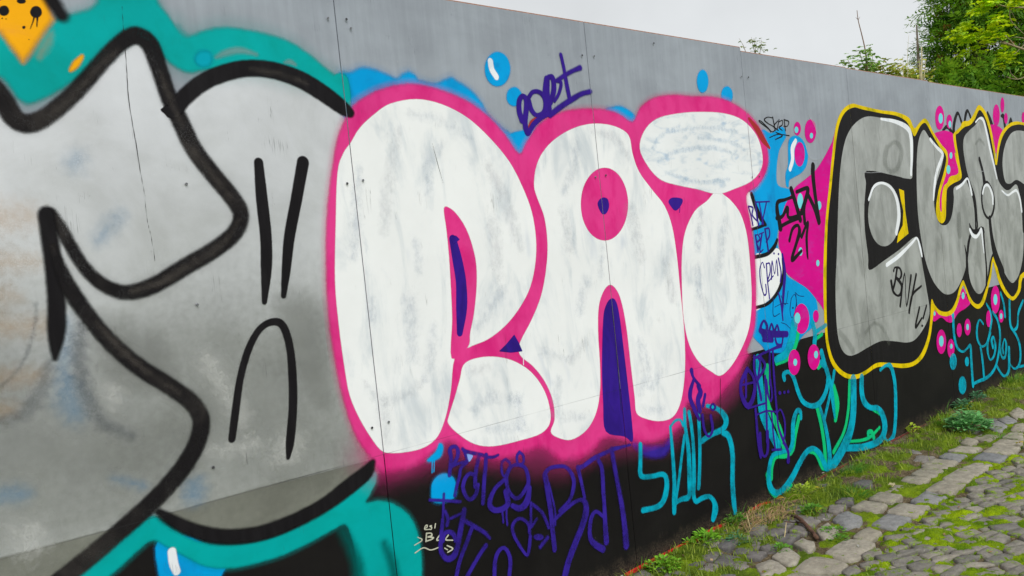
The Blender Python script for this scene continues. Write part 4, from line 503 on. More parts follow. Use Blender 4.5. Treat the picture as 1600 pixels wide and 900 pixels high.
('blk','letter_shadow','black',4.6,4,'yel',None,[('P',1,2,[3235,1181,3307,1491,3398,1726,3475,1925,3556,2096,3657,2189,3786,2227,3900,2219,4169,2204,4405,2195,4564,2160,4636,2094,4683,2058,4786,2130,4871,2161,4923,2139,5002,2069,5114,1984,5201,1936,5215,1888,5146,1790,5022,1657,4948,1529,4955,1448,5030,1410,5109,1441,5143,1546,5178,1653,5234,1686,5327,1709,5489,1747,5475,1863,5440,2063,5500,2100,5628,2148,5768,2173,5875,2223,5990,2301,6094,2252,6172,2142,6225,1986,6264,1824,6377,1988,6496,2100,6673,2177,6861,2205,7065,2205,7788,2152,7942,1576,7646,811,6733,892,6551,756,6426,707,6336,733,6230,810,6144,906,6036,1088,5917,948,5823,851,5704,759,5628,731,5537,752,5457,812,5386,910,5342,950,5252,888,5186,816,5087,759,4987,746,4861,771,4779,823,4730,867,4678,722,4610,610,4491,516,4354,474,4189,482,3978,521,3794,551,3636,530,3503,524,3373,554,3262,625,3200,725,3187,873])]),
('Ec','letter_shadow','black',5.2,4,'E',None,[('P',0,1.5,[3887,1814,4222,1772,4567,1750,4597,1519,4556,1374,4221,1260,3801,1164,3804,1277,3792,1404,3809,1592,3847,1696])]),
('Em','letter_middle','silverE',5.4,4,'E',None,[('P',1,2,[4331,1507,4287,1413,4203,1340,4097,1305,3991,1312,3906,1359,3857,1436,3851,1528,3891,1618,3969,1690,4072,1729,4179,1728,4270,1683,4325,1604])]),
('Ey','letter_fleck','yellow',5.6,3,'E',None,[('P',0,1.2,[4346,1686,4425,1670,4417,1526,4438,1367,4317,1334,4241,1312,4274,1372,4357,1430,4386,1528,4361,1609])]),
('A2l','letter_line','black',5.4,3,'A2',None,[('S',4,1,[5602,1725,14.4,5684,1605,12.7,5710,1475,13.6,5692,1331,13.6])]),
('A2l_1','letter_line','black',5.45,3,'A2',None,[('P',1,1.2,[5569,1389,5626,1340,5705,1325,5806,1346,5860,1333,5879,1289,5811,1304,5710,1289,5618,1304,5571,1338])]),
('A2l_2','letter_line','black',5.5,3,'A2',None,[('S',4,1,[5858,1322,17.6,5854,1180,14.1,5856,996,17.6,5828,872,20.9])]),
('A2l_3','letter_line','black',5.550000000000001,3,'A2',None,[('S',4,1,[5900,1894,23.0,5949,1794,23.9,5970,1698,35.2])]),
('A2l_4','letter_line','black',5.6000000000000005,3,'A2',None,[('S',4,1.2,[6019,1399,28.9,6029,1249,35.5,6082,1095,50.5,6213,938,46.3])]),
('A2l_5','letter_line','black',5.65,3,'A2',None,[('S',4,1,[5439,1214,6.3,5458,1121,19.5,5438,971,32.4])]),
('A2l_6','letter_line','black',5.7,3,'A2',None,[('S',4,1.2,[6264,1824,26.1,6332,1725,28.5,6441,1657,22.3,6550,1649,17.5,6723,1691,17.2,6810,1638,37.6,6839,1477,25.3,6821,1259,25.2])]),
('A2l_7','letter_line','black',5.75,3,'A2',None,[('S',4,1,[5970,1698,15.9,5897,1626,15.7,5876,1532,17.6,5914,1446,15.8,6005,1405,10.7,6104,1449,16.1,6154,1539,18.4,6130,1631,15.8,6043,1702,11.4,5970,1698,8.0])]),
('Eh','letter_highlight','whitepaint',5.8,3,'E',None,[('S',4,1.2,[4161,2165,9.0,4377,2154,14.5,4566,2115,22.7,4616,2047,27.0,4600,1910,21.1,4564,1786,15.4])]),
('Eh_1','letter_highlight','whitepaint',5.85,3,'E',None,[('S',4,1.2,[3879,1624,10.3,3969,1707,11.0,4096,1730,8.8,4226,1693,12.8,4300,1611,21.4,4308,1495,24.8,4245,1382,18.2])]),
('Eh_2','letter_highlight','whitepaint',5.8999999999999995,3,'E',None,[('S',4,1.2,[4057,1176,14.8,4254,1222,15.8,4477,1296,11.3,4569,1327,9.0,4610,1260,14.9,4629,1194,10.4])]),
('Uh','letter_highlight','whitepaint',5.8,3,'U',None,[('S',4,1.2,[4949,2040,14.6,5054,1984,14.3,5142,1946,17.4,5147,1912,19.2,5030,1810,18.3,4961,1706,18.3,4915,1592,10.8])]),
('Uh_1','letter_highlight','whitepaint',5.85,3,'U',None,[('S',4,1.2,[5368,1664,11.5,5491,1696,12.3,5606,1740,9.2,5647,1683,15.4,5672,1611,12.9])]),
('A2h','letter_highlight','whitepaint',5.8,3,'A2',None,[('S',4,1.2,[5883,2197,8.0,5975,2232,7.9,6058,2219,18.6,6109,2124,21.0,6153,1996,21.3,6221,1835,17.8,6259,1737,14.4])]),
('A2h_1','letter_highlight','whitepaint',5.85,3,'A2',None,[('S',4,1.2,[5570,1333,14.7,5615,1289,18.6,5692,1269,14.4,5767,1296,14.7,5815,1319,17.5,5820,1219,13.9,5829,1130,8.3])]),
('A2h_2','letter_highlight','whitepaint',5.8999999999999995,3,'A2',None,[('S',4,1,[5909,1615,13.4,5964,1672,10.9,6052,1675,13.8,6123,1599,20.5,6120,1524,14.8])]),
('A2h_3','letter_highlight','whitepaint',5.95,3,'A2',None,[('S',4,1,[6356,1626,8.9,6487,1584,9.9,6621,1608,10.5,6722,1617,13.7,6788,1547,19.0,6811,1432,16.5])]),
('Um','letter_gap','magenta',4.9,3,'U',None,[('P',1,1.2,[5266,2011,5382,2027,5395,1913,5433,1788,5262,1760,5203,1716,5123,1683,5069,1597,5049,1501,5019,1527,5053,1637,5177,1765,5247,1863])]),
('ud0','paint_spot','ltcyan',5.1,3,'U',None,[('P',1,1,[5343,1923,5338,1912,5328,1903,5316,1898,5304,1898,5294,1903,5288,1912,5288,1922,5293,1933,5302,1942,5314,1946,5327,1947,5337,1942,5343,1933])]),
('ud1','paint_spot','ltcyan',5.1,3,'U',None,[('P',1,1,[5280,1814,5273,1799,5260,1787,5244,1780,5227,1780,5214,1787,5206,1799,5206,1814,5212,1829,5225,1841,5241,1847,5258,1847,5271,1841,5279,1829])]),
('bd0','paint_spot','ltcyan',3.5,3,'magB',None,[('P',1,1,[5352,828,5347,817,5337,808,5324,804,5311,806,5301,812,5295,822,5294,834,5300,846,5310,854,5322,858,5335,857,5346,850,5352,840])]),
('bd1','paint_spot','ltcyan',3.5,3,'magB',None,[('P',1,1,[5119,706,5114,696,5106,688,5095,685,5084,686,5076,692,5071,701,5071,712,5075,722,5084,729,5094,733,5105,731,5114,726,5119,716])]),
('bd2','paint_spot','ltcyan',3.5,3,'magB',None,[('P',1,1,[4782,757,4779,750,4773,745,4766,742,4758,743,4752,747,4749,753,4748,761,4752,767,4757,773,4765,775,4772,774,4778,770,4782,764])]),
('tri','paint_spot','lilac',5.2,3,'tagRDT',None,[('P',1,1.5,[359,754,393,742,381,724,368,723])]),
('tagVg','spray_tag','greensp',4.9,3,'tagV',None,[('S',4,4.35,[2852,936,34.1,2807,837,31.9,2723,764,23.7,2590,745,15.7]),('S',4,4.35,[2489,733,25.8,2462,577,25.5,2476,503,19.6,2549,387,25.4,2594,253,24.0]),('S',4,4.35,[3118,835,11.3,3038,815,11.2]),('S',4,4.35,[2773,399,16.8,2714,307,16.8,2673,235,17.8,2601,215,13.5,2496,233,12.7,2448,187,12.7,2431,127,13.0]),('S',4,4.35,[2982,417,17.2,3014,299,17.8,3028,160,18.6,3015,47,22.7]),('S',4,5.8,[2836,182,7.4,2920,155,16.2,2980,63,19.2,3006,41,11.6]),('S',4,4.35,[3199,497,22.3,3220,394,31.5,3187,302,19.6]),('S',4,4.35,[3103,666,18.6,3039,650,18.4]),('S',4,4.35,[3404,496,16.5,3356,327,16.2,3275,203,14.1,3129,113,15.5]),('S',4,4.35,[3264,146,7.8,3485,104,10.2,3617,100,11.9,3750,130,10.8]),('S',4,3.62,[3589,97,12.7,3587,131,16.3,3639,124,15.1,3658,82,18.8]),('S',4,4.35,[3684,262,11.8,3784,208,9.6]),('S',4,8.7,[2397,157,17.8,2415,67,16.6,2510,5,18.1,2626,40,12.0])]),
('orbit1','paint_patch','orange',4.2,4,'orange',None,[('P',1,6,[-872,2130,-859,2154,-834,2176,-832,2165,-847,2142,-865,2127])]),
('orbit2','paint_patch','stainorange',4.2,5,'orange',None,[('P',1,14,[-947,2168,-924,2210,-902,2233,-912,2197,-939,2160])]),
('tealblot','paint_patch','bluegreen',4.2,5,'tealtop',None,[('P',1,12,[-457,2196,-461,2184,-470,2174,-482,2169,-494,2168,-505,2172,-512,2180,-513,2191,-509,2202,-500,2212,-488,2218,-476,2219,-465,2215,-458,2207])]),
('tealthin','paint_patch','thingrey',4.2,5,'tealtop',None,[('S',1.2,9,[-444,2201,3.7,-413,2217,8.6,-363,2230,9.2,-310,2222,4.3])]),
('tealthin2','paint_patch','thingrey',4.2,5,'tealtop',None,[('S',1.0,7,[-212,2203,4.1,-193,2207,7.7,-175,2199,4.7])]),
('tealdk','paint_stroke','tealdark',4.2,6,'tealbot',None,[('S',0.6,26,[-193,618,11.1,-165,543,15.9,-152,483,19.3,-155,383,22.2])]),
('tealdk2','paint_stroke','tealdark',4.2,6,'tealbot',None,[('S',0.5,26,[-38,526,7.2,-15,449,12.5,-6,353,17.9])]),
('drip0','paint_drip','whitepaint',6,2,'R',None,[('S',4,0.7,[423,1083,1.9,417,1039,2.4])]),
('drip1','paint_drip','whitepaint',6,2,'R',None,[('S',4,0.7,[403,1079,1.9,403,1054,2.2])]),
('drip2','paint_drip','whitepaint',6,2,'R',None,[('S',4,0.7,[706,1087,1.8,701,1043,2.3])]),
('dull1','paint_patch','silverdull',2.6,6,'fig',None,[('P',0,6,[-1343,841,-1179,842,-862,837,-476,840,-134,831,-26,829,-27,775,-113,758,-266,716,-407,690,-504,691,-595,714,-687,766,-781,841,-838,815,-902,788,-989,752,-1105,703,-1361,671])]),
('dull2','paint_patch','silverdirt',2.7,8,'fig',None,[('P',1,330,[-1276,1479,-1116,1424,-1004,1339,-895,1303,-793,1287,-698,1329,-556,1387,-367,1384,-194,1298,-123,977,-97,882,-153,840,-475,846,-861,846,-1178,848,-1343,849]),('P',1,80,[-880,1428,-693,1366,-634,1222,-737,1145,-888,1211,-909,1324]),('P',1,80,[-365,1405,-181,1405,-154,1028,-294,1056]),('X',0,4,[-1410,698,-1106,691,-990,743,-839,806,-781,840,-688,760,-596,706,-495,684,-267,709,-86,762,-4,792,250,559,-122,-130,-1432,485])]),  # gradual darkening towards the figure's foot, put into the colour
('sm0','paint_smudge','smudgepink',5.1,5,'R',None,[('S',1.0,20,[-44,1097,10.6,-10,1052,17.1,40,1026,17.1,137,1031,16.4,183,1056,11.7])]),
('sm1','paint_smudge','smudge',5.1,5,'R',None,[('S',1.0,20,[14,1388,11.8,12,1315,15.7])]),
('sm2','paint_smudge','smudge',5.1,5,'R',None,[('S',1.0,20,[274,1258,13.2,244,1142,19.7,211,1070,15.1])]),
('sm3','paint_smudge','smudgepink',5.1,5,'R',None,[('S',1.0,20,[22,993,23.7,23,877,15.8])]),
('sm4','paint_smudge','smudge',5.1,5,'R',None,[('S',1.0,20,[26,1853,11.5,-4,1701,19.1,-31,1545,15.2])]),
('sm5','paint_smudge','smudge',5.1,5,'R',None,[('S',1.0,20,[269,2052,9.2,414,2028,13.9,547,1962,10.6])]),
('sm6','paint_smudge','smudgepink',5.1,5,'R',None,[('S',1.0,20,[622,1861,17.5,702,1699,30.9,749,1526,21.0])]),
('sm7','paint_smudge','smudge',5.1,5,'R',None,[('S',1.0,20,[403,1942,11.9,339,1869,20.9,313,1761,13.0])]),
('sm8','paint_smudge','smudge',5.1,5,'R',None,[('S',1.0,20,[627,1354,22.6,490,1229,15.4])]),
('sm9','paint_smudge','smudgepink',5.1,5,'R',None,[('S',1.0,20,[210,1986,14.1,132,1765,23.9,103,1628,16.1])]),
('sm10','paint_smudge','smudge',5.1,5,'R',None,[('S',1.0,20,[236,1573,15.1,236,1466,10.8])]),
('sm11','paint_smudge','smudge',5.1,5,'R',None,[('S',1.0,20,[180,1365,29.6,167,1154,21.1])]),
('sm12','paint_smudge','smudgepink',5.1,5,'R',None,[('S',1.0,20,[617,1625,35.3,616,1419,25.3])]),
('sm13','paint_smudge','smudge',5.1,5,'R',None,[('S',1.0,20,[428,912,16.5,507,942,21.0,663,905,15.5])]),
('sm14','paint_smudge','smudge',5.1,5,'R',None,[('S',1.0,20,[644,921,20.4,650,810,25.6])]),
('sm15','paint_smudge','smudgepink',5.1,5,'R',None,[('S',1.0,20,[436,1061,15.1,514,1063,11.5])]),
('sm16','paint_smudge','smudge',5.1,5,'R',None,[('S',1.0,20,[475,826,13.1,675,789,17.5])]),
('sm17','paint_smudge','smudge',5.1,5,'A',None,[('S',1.0,20,[1151,1944,14.2,1109,1848,21.9,1034,1743,18.3])]),
('sm18','paint_smudge','smudgepink',5.1,5,'A',None,[('S',1.0,20,[1022,1660,23.6,1040,1507,29.6])]),
('sm19','paint_smudge','smudge',5.1,5,'A',None,[('S',1.0,20,[1242,1478,12.6,1216,1359,12.6])]),
('sm20','paint_smudge','smudge',5.1,5,'A',None,[('S',1.0,20,[889,944,19.9,844,815,25.4])]),
('sm21','paint_smudge','smudgepink',5.1,5,'A',None,[('S',1.0,20,[982,1019,20.5,1067,1082,15.6])]),
('sm22','paint_smudge','smudge',5.1,5,'A',None,[('S',1.0,20,[1443,1028,23.5,1468,887,35.1,1409,801,23.0])]),
('sm23','paint_smudge','smudge',5.1,5,'A',None,[('S',1.0,20,[1496,815,23.3,1592,873,17.7])]),
('sm24','paint_smudge','smudgepink',5.1,5,'A',None,[('S',1.0,20,[1691,1384,29.6,1714,1209,29.7])]),
('sm25','paint_smudge','smudge',5.1,5,'A',None,[('S',1.0,20,[811,1084,16.5,939,1026,14.8])]),
('sm26','paint_smudge','smudge',5.1,5,'A',None,[('S',1.0,20,[1118,1351,23.6,1059,1224,23.3])]),
('sm27','paint_smudge','smudgepink',5.1,5,'A',None,[('S',1.0,20,[1256,2012,11.4,1404,1986,18.2,1474,1912,18.4])]),
('sm28','paint_smudge','smudge',5.1,5,'A',None,[('S',1.0,20,[1419,714,13.4,1558,686,18.2])]),
('sm29','paint_smudge','smudge',5.1,5,'A',None,[('S',1.0,20,[898,790,18.2,1013,767,14.5])]),
('sm30','paint_smudge','smudgepink',5.1,5,'A',None,[('S',1.0,20,[1466,1643,41.2,1504,1430,34.6])]),
('sm31','paint_smudge','smudge',5.1,5,'I',None,[('S',1.0,20,[2017,1621,23.9,1961,1444,31.6])]),
('sm32','paint_smudge','smudge',5.1,5,'I',None,[('S',1.0,20,[2218,1562,25.0,2120,1316,37.1])]),
('sm33','paint_smudge','smudgepink',5.1,5,'I',None,[('S',1.0,20,[1962,1172,25.9,2034,1032,32.6,2147,983,25.7,2251,1038,22.9])]),
('sm34','paint_smudge','smudge',5.1,5,'I',None,[('S',1.0,20,[2172,922,29.1,2078,845,21.5])]),
('sm35','paint_smudge','smudge',5.1,5,'I',None,[('S',1.0,20,[1943,1331,28.3,1933,1202,28.3])]),
('sm36','paint_smudge','smudgepink',5.1,5,'I',None,[('S',1.0,20,[2293,1370,35.7,2313,1196,35.9])]),
('sm37','paint_smudge','smudgeblue',5.3,4,'I',None,[('S',1.2,10,[1707,1877,6.4,1877,1928,11.1,2153,1947,11.8,2395,1911,7.3])]),
('sm38','paint_smudge','smudgeblue',5.3,4,'I',None,[('S',1.2,10,[1840,2023,6.3,2113,2052,9.9,2415,2036,8.8])]),
('sm39','paint_smudge','smudgeblue',5.3,4,'I',None,[('S',1.2,10,[1677,1938,9.7,1735,1995,10.1,1908,2056,6.6])]),
('sm40','paint_smudge','smudgeblue',5.3,4,'I',None,[('S',1.2,10,[1758,1820,6.6,2013,1769,9.9,2301,1781,6.8])]),
('sm41','paint_smudge','smudgeblue',5.3,4,'I',None,[('S',1.2,10,[2049,1998,6.7,2333,1980,10.8,2479,1936,8.0])]),
('shn0','thin_paint','thinblack',5.65,5,'fig',None,[('S',1.4,12,[-948,1991,4.7,-886,2043,7.9,-801,2135,7.2,-739,2198,4.9])]),
('shn1','thin_paint','thinblack',5.65,5,'fig',None,[('S',1.4,12,[-622,2144,4.0,-602,2061,8.0,-576,1985,4.1])]),
('shn2','thin_paint','thinblack',5.65,5,'fig',None,[('S',1.4,12,[-434,1688,4.0,-487,1624,9.8,-594,1564,11.5,-695,1516,9.4,-778,1498,5.5])]),
('shn3','thin_paint','thinblack',5.65,5,'fig',None,[('S',1.4,12,[-881,1419,4.3,-814,1322,7.9,-744,1245,6.3,-677,1183,3.7])]),
('shn4','thin_paint','thinblack',5.65,5,'fig',None,[('S',1.4,12,[-553,1915,4.2,-494,1824,7.4,-450,1763,4.3])]),
('shn5','thin_paint','thinblack',5.65,5,'fig',None,[('S',1.4,12,[-334,2173,4.2,-228,2162,7.7,-138,2138,4.6])]),
('gh0','faded_stain','ghostgrey',5.45,4,'E',None,[('S',1.0,10,[4210,1965,16.0,4349,2011,14.9,4439,1950,33.9,4354,1833,21.4,4229,1807,16.2,4164,1877,31.7,4210,1965,28.4])]),
('gh1','faded_stain','ghostgrey',5.45,4,'E',None,[('S',1.0,10,[3671,767,13.8,3807,812,11.0,3927,753,16.4,3985,659,20.4])]),
('gh2','faded_stain','ghostgrey',5.45,4,'E',None,[('S',1.0,10,[3337,813,21.5,3424,740,22.7,3480,679,24.1])]),
('gh3','faded_stain','ghostgrey',5.45,4,'A2',None,[('S',1.0,10,[5844,2019,13.2,5936,2057,10.3,6028,2021,14.9])]),
('gh4','faded_stain','ghostgrey',5.45,4,'A2',None,[('S',1.0,10,[5370,1439,41.3,5357,1314,41.3])]),
('Uy','letter_border','yellow',4.85,3,'U',None,[('S',4,1.2,[5395,1913,30.8,5443,1777,25.7,5260,1750,14.3,5201,1706,17.9,5121,1674,22.5,5079,1587,28.1,5046,1487,23.8,5017,1517,29.6,5053,1637,25.7,5177,1765,23.2])])]


def catmull(P, closed, k, w=None):
    P = np.asarray(P, float); n = len(P)
    if closed: Q = np.concatenate([P[-1:], P, P[:2]]); segs = n
    else: Q = np.concatenate([2 * P[:1] - P[1:2], P, 2 * P[-1:] - P[-2:-1]]); segs = n - 1
    t = np.arange(k) / k; out = []
    for i in range(segs):
        a, b, c, d = Q[i], Q[i + 1], Q[i + 2], Q[i + 3]
        T = t[:, None]
        out.append(.5 * (2 * b + (c - a) * T + (2 * a - 5 * b + 4 * c - d) * T ** 2 + (3 * b - 3 * c + d - a) * T ** 3))
    out = np.concatenate(out)
    return out if closed else np.concatenate([out, P[-1:]])

def d_poly(X, Z, P):
    d2 = np.full(X.shape, 1e9); inside = np.zeros(X.shape, bool)
    Q = np.roll(P, -1, 0)
    for (ax, az), (bx, bz) in zip(P, Q):
        ex, ez = bx - ax, bz - az; L = ex * ex + ez * ez + 1e-12
        t = np.clip(((X - ax) * ex + (Z - az) * ez) / L, 0, 1)
        d2 = np.minimum(d2, (X - ax - t * ex) ** 2 + (Z - az - t * ez) ** 2)
        c = (az > Z) != (bz > Z)
        if c.any(): inside ^= c & (X < ex * (Z - az) / (ez if ez else 1e-12) + ax)
    return np.where(inside, 1, -1) * np.sqrt(d2)

def d_stroke(X, Z, P):
    d = np.full(X.shape, -1e9)
    for (ax, az, ra), (bx, bz, rb) in zip(P[:-1], P[1:]):
        ex, ez = bx - ax, bz - az; L = ex * ex + ez * ez + 1e-12
        t = np.clip(((X - ax) * ex + (Z - az) * ez) / L, 0, 1)
        d = np.maximum(d, ra + t * (rb - ra) - np.hypot(X - ax - t * ex, Z - az - t * ez))
    return d

def field(prims, res):
    geo = []; lo = np.array([1e9, 1e9]); hi = -lo
    for typ, flag, soft, data in prims:
        s = soft / 1000
        if typ == 'S':
            P = np.array(data, float).reshape(-1, 3) / 1000; P = catmull(P, False, 5); P[:, 2] = np.maximum(P[:, 2], .0006); pad = P[:, 2].max() + 1.4 * s
        else:
            P = np.array(data, float).reshape(-1, 2) / 1000
            if flag: P = catmull(P, True, 4)
            pad = 1.4 * s
        geo.append((typ, flag, s, P))
        if typ != 'X': lo = np.minimum(lo, P[:, :2].min(0) - pad); hi = np.maximum(hi, P[:, :2].max(0) + pad)
    lo = np.maximum(lo, [-1.24, .014]); hi = np.minimum(hi, [8.7, 2.6])
    h = res / 1000; B = 8
    bx = max(1, int(math.ceil((hi[0] - lo[0]) / (h * B)))); bz = max(1, int(math.ceil((hi[1] - lo[1]) / (h * B))))
    nx, nzz = bx * B + 1, bz * B + 1
    xs = lo[0] + h * np.arange(nx); zs = lo[1] + h * np.arange(nzz)
    E = np.full((nx, nzz), -9.0)
    cx = lo[0] + h * B * (np.arange(bx) + .5); cz = lo[1] + h * B * (np.arange(bz) + .5)
    CX, CZ = np.meshgrid(cx, cz, indexing='ij'); diag = h * B * .75
    ix = np.minimum(np.arange(nx) // B, bx - 1); iz = np.minimum(np.arange(nzz) // B, bz - 1)
    XX, ZZ = np.meshgrid(xs, zs, indexing='ij')
    for typ, flag, s, P in geo:
        fn = d_stroke if typ == 'S' else d_poly
        dc = fn(CX, CZ, P)
        act = (np.abs(dc) < diag + 5 * s)[np.ix_(ix, iz)] if typ != 'S' else (dc > -diag - 2 * s)[np.ix_(ix, iz)]
        d = dc[np.ix_(ix, iz)].copy()
        if act.any(): d[act] = fn(XX[act], ZZ[act], P)
        e = np.clip(d / s, -9, 4)
        if typ == 'S': E = np.maximum(E, np.minimum(e, flag))
        elif typ == 'P': E = np.maximum(E, e)
        else: E = np.minimum(E, -e)
    return xs, zs, E, bx, bz, B

HALO = {'teal', 'pink', 'blackworn', 'blue', 'yellow'}
def paint_mesh(name, prims, res, tier, mat, halo=False):
    xs, zs, E, bx, bz, B = field(prims, res)
    E = np.clip(E, -2.6, 3.0)
    nx, nzz = E.shape
    mx_ = np.maximum(np.maximum(E[:-1, :-1], E[1:, :-1]), np.maximum(E[:-1, 1:], E[1:, 1:]))
    keep = mx_ > (-2.1 if halo else -1.12)
    # blocks that are wholly covered become one face
    idx = np.arange(nx * nzz).reshape(nx, nzz); faces = []
    full = np.ones((bx, bz), bool)
    for i in range(B + 1):
        for j in range(B + 1):
            full &= E[i:i + bx * B:B, j:j + bz * B:B][:bx, :bz] >= 2.99
    keep &= ~np.repeat(np.repeat(full, B, 0), B, 1)
    I, J = np.nonzero(keep)
    f1 = np.stack([idx[I, J], idx[I + 1, J], idx[I + 1, J + 1], idx[I, J + 1]], 1)
    I, J = np.nonzero(full); I = I * B; J = J * B
    f2 = np.stack([idx[I, J], idx[I + B, J], idx[I + B, J + B], idx[I, J + B]], 1)
    F = np.concatenate([f1, f2])
    used, inv = np.unique(F, return_inverse=True)
    F = inv.reshape(F.shape)
    X, Z = xs[used // nzz], zs[used % nzz]
    y = -.0006 - .00028 * tier
    V = np.stack([X, np.full(len(X), y), Z], 1)
    return mesh_np(name, V, F, mat, {'e': E.ravel()[used]})

PO = {}
TIER_N = {}
for key, name, mat, tier, res, parent, label, prims in PAINT:
    TIER_N[tier] = TIER_N.get(tier, -1) + 1
    o = link(name, paint_mesh(name, prims, res, tier + .009 * TIER_N[tier], MAT[mat], mat in HALO), PO[parent] if parent else wall)
    if label: o['label'] = label
    PO[key] = o

# ------------------------------------------------------------------ the ground
def vnoise(X, Y, s, seed, octv=4, rough=.5):
    """value noise in numpy"""
    r = np.random.default_rng(seed); G = r.random((256, 256)); out = 0; amp = 1; tot = 0
    for o in range(octv):
        x = X * s + 17.3 * o + 100; y = Y * s + 9.1 * o + 100
        i = np.floor(x).astype(int); j = np.floor(y).astype(int); fx = x - i; fy = y - j
        fx = fx * fx * (3 - 2 * fx); fy = fy * fy * (3 - 2 * fy)
        g = lambda a, b: G[(i + a) % 256, (j + b) % 256]
        out = out + amp * (g(0, 0) * (1 - fx) * (1 - fy) + g(1, 0) * fx * (1 - fy) + g(0, 1) * (1 - fx) * fy + g(1, 1) * fx * fy)
        tot += amp; amp *= rough; s *= 2
    return out / tot

m, t, b = new_mat('soil_and_weeds'); P = t.n('ShaderNodeTexCoord').outputs['Object']
col = t.mix(t.ramp(t.noise(P, 3, 6, .6), .35, .65), lin((96, 92, 66)), lin((84, 104, 40)))
t.set(b.inputs['Base Color'], col); b.inputs['Roughness'].default_value = .95; bump(t, b, t.noise(P, 30, 5), .6, .03); M_SOIL = m
g = MB(); g.add([(-300, -300, -.045), (300, -300, -.045), (300, 300, -.045), (-300, 300, -.045)], [(0, 1, 2, 3)])
tag(link('ground', g.mesh('ground', M_SOIL)), kind='structure')

# bed of soil and moss between the stones: low cushions, real relief
def moss_height(X, Y):
    n = vnoise(X, Y, 9, 1, 4); n2 = vnoise(X, Y, 38, 2, 3)
    big = vnoise(X, Y, 2.6, 3, 3)
    zone_s = np.clip((-.72 - Y) / .06, 0, 1); zone_n = np.clip((Y + .38) / .05, 0, 1)
    base = np.where(zone_n > .5, .005, np.where(zone_s > .5, .0085, .000))
    h = base + (n - .5) * .038 * (1 + .35 * zone_n) + (n2 - .5) * .012 + (big - .5) * .035 * zone_n + np.clip((X - 2.3) / 1.2, 0, 1) * .011 * zone_n
    return np.maximum(h, -.03) * np.clip((.02 - Y) / .05, .35, 1), n, n2, big
def moss_amount(X, Y, n, big):
    zone_s = np.clip((-.70 - Y) / .1, 0, 1); far = np.clip((X - 1.9) / 1.4, 0, 1)
    edge = np.clip((Y + .10) / .07, 0, 1)
    a = (n - .47) * 5.5 + .36 + zone_s * .25 + (big - .5) * 2.2 * (1 - zone_s) + .12 * far + .14 * np.clip((Y + .40) / .05, 0, 1) - edge * .5
    return np.clip(a, 0, 1)
xs = np.concatenate([np.arange(.7, 5.2, .011), np.arange(5.2, 8.7, .022)]); ys = np.arange(-2.3, .012, .011)
XX, YY = np.meshgrid(xs, ys, indexing='ij')
H, mn, mn2, mbig = moss_height(XX, YY); MA = moss_amount(XX, YY, mn, mbig)
H = H + (MA > .55) * (mn2 - .3) * .014
idx = np.arange(XX.size).reshape(XX.shape)
F = np.stack([idx[:-1, :-1], idx[1:, :-1], idx[1:, 1:], idx[:-1, 1:]], -1).reshape(-1, 4)
m, t, b = new_mat('moss_and_soil'); P = t.n('ShaderNodeTexCoord').outputs['Object']
a = t.n('ShaderNodeAttribute', attribute_name='moss').outputs['Fac']
a = t.ramp(t.math('ADD', a, t.math('MULTIPLY', t.math('SUBTRACT', t.noise(P, 70, 4, .7), .5), 1.3)), .28, .68)
lush = t.n('ShaderNodeAttribute', attribute_name='lush').outputs['Fac']; mf = t.ramp(t.noise(P, 6, 4, .6), .36, .66)
mossc = t.mix(lush, t.mix(mf, lin((96, 118, 34)), lin((138, 164, 28))), t.mix(mf, lin((104, 140, 10)), lin((172, 200, 8))))
mossc = t.mix(t.ramp(t.noise(P, 260, 3, .7), .35, .7), t.mul(mossc, (.42, .45, .4)), mossc)
soilc = t.mix(t.ramp(t.noise(P, 22, 5, .65), .35, .65), lin((104, 92, 70)), lin((140, 126, 100)))
soilc = t.mix(t.ramp(t.noise(P, 150, 3, .6), .40, .62), t.mul(soilc, (.45, .43, .4)), soilc)
t.set(b.inputs['Base Color'], t.mix(a, soilc, mossc)); b.inputs['Roughness'].default_value = .95; b.inputs['Specular IOR Level'].default_value = .15
bump(t, b, t.math('ADD', t.noise(P, 240, 4, .7), t.noise(P, 60, 3)), .9, .008)
me = mesh_np('moss', np.stack([XX, YY, H], -1).reshape(-1, 3), F, m, {'moss': MA.ravel(), 'lush': np.clip((-.45 - YY) / .35, 0, 1).ravel()}, True)
tag(link('moss', me), kind='stuff')

# ------------------------------------------------------------------ stones
pave = bpy.data.objects.new('pavement', None); COL.objects.link(pave); tag(pave, kind='structure')
def stone_mat(name, c1, c2, moss=.35):
    m, t, b = new_mat(name); P = t.n('ShaderNodeNewGeometry').outputs['Position']
    r = t.n('ShaderNodeObjectInfo').outputs['Random']
    col = t.mix(t.ramp(r, 0, 1, 0, 1, False), lin(c1), lin(c2))
    v = t.ramp(t.noise(P, 26, 6, .68), .28, .72, .70, 1.18); cc = t.n('ShaderNodeCombineColor'); [t.set(cc.inputs[i], v) for i in range(3)]
    col = t.mul(col, cc.outputs[0])
    col = t.mix(t.math('MULTIPLY', t.ramp(t.noise(P, 420, 2, .7), .56, .7), .5), col, t.mul(col, (.45, .45, .45)))
    col = t.mix(t.math('MULTIPLY', t.ramp(t.noise(P, 90, 3, .7), .64, .74), .45), col, lin((186, 184, 172)))
    mo = t.math('MULTIPLY', t.ramp(t.noise(P, 17, 5, .7), .62 - moss * .3, .72 - moss * .25), .9)
    col = t.mix(mo, col, t.mix(t.ramp(t.noise(P, 180, 2), .35, .65), lin((70, 96, 14)), lin((136, 164, 20))))
    t.set(b.inputs['Base Color'], col); b.inputs['Roughness'].default_value = .8; b.inputs['Specular IOR Level'].default_value = .3
    bump(t, b, t.math('ADD', t.noise(P, 45, 5, .65), t.math('MULTIPLY', t.noise(P, 260, 3, .7), .35)), .7, .012)
    return m
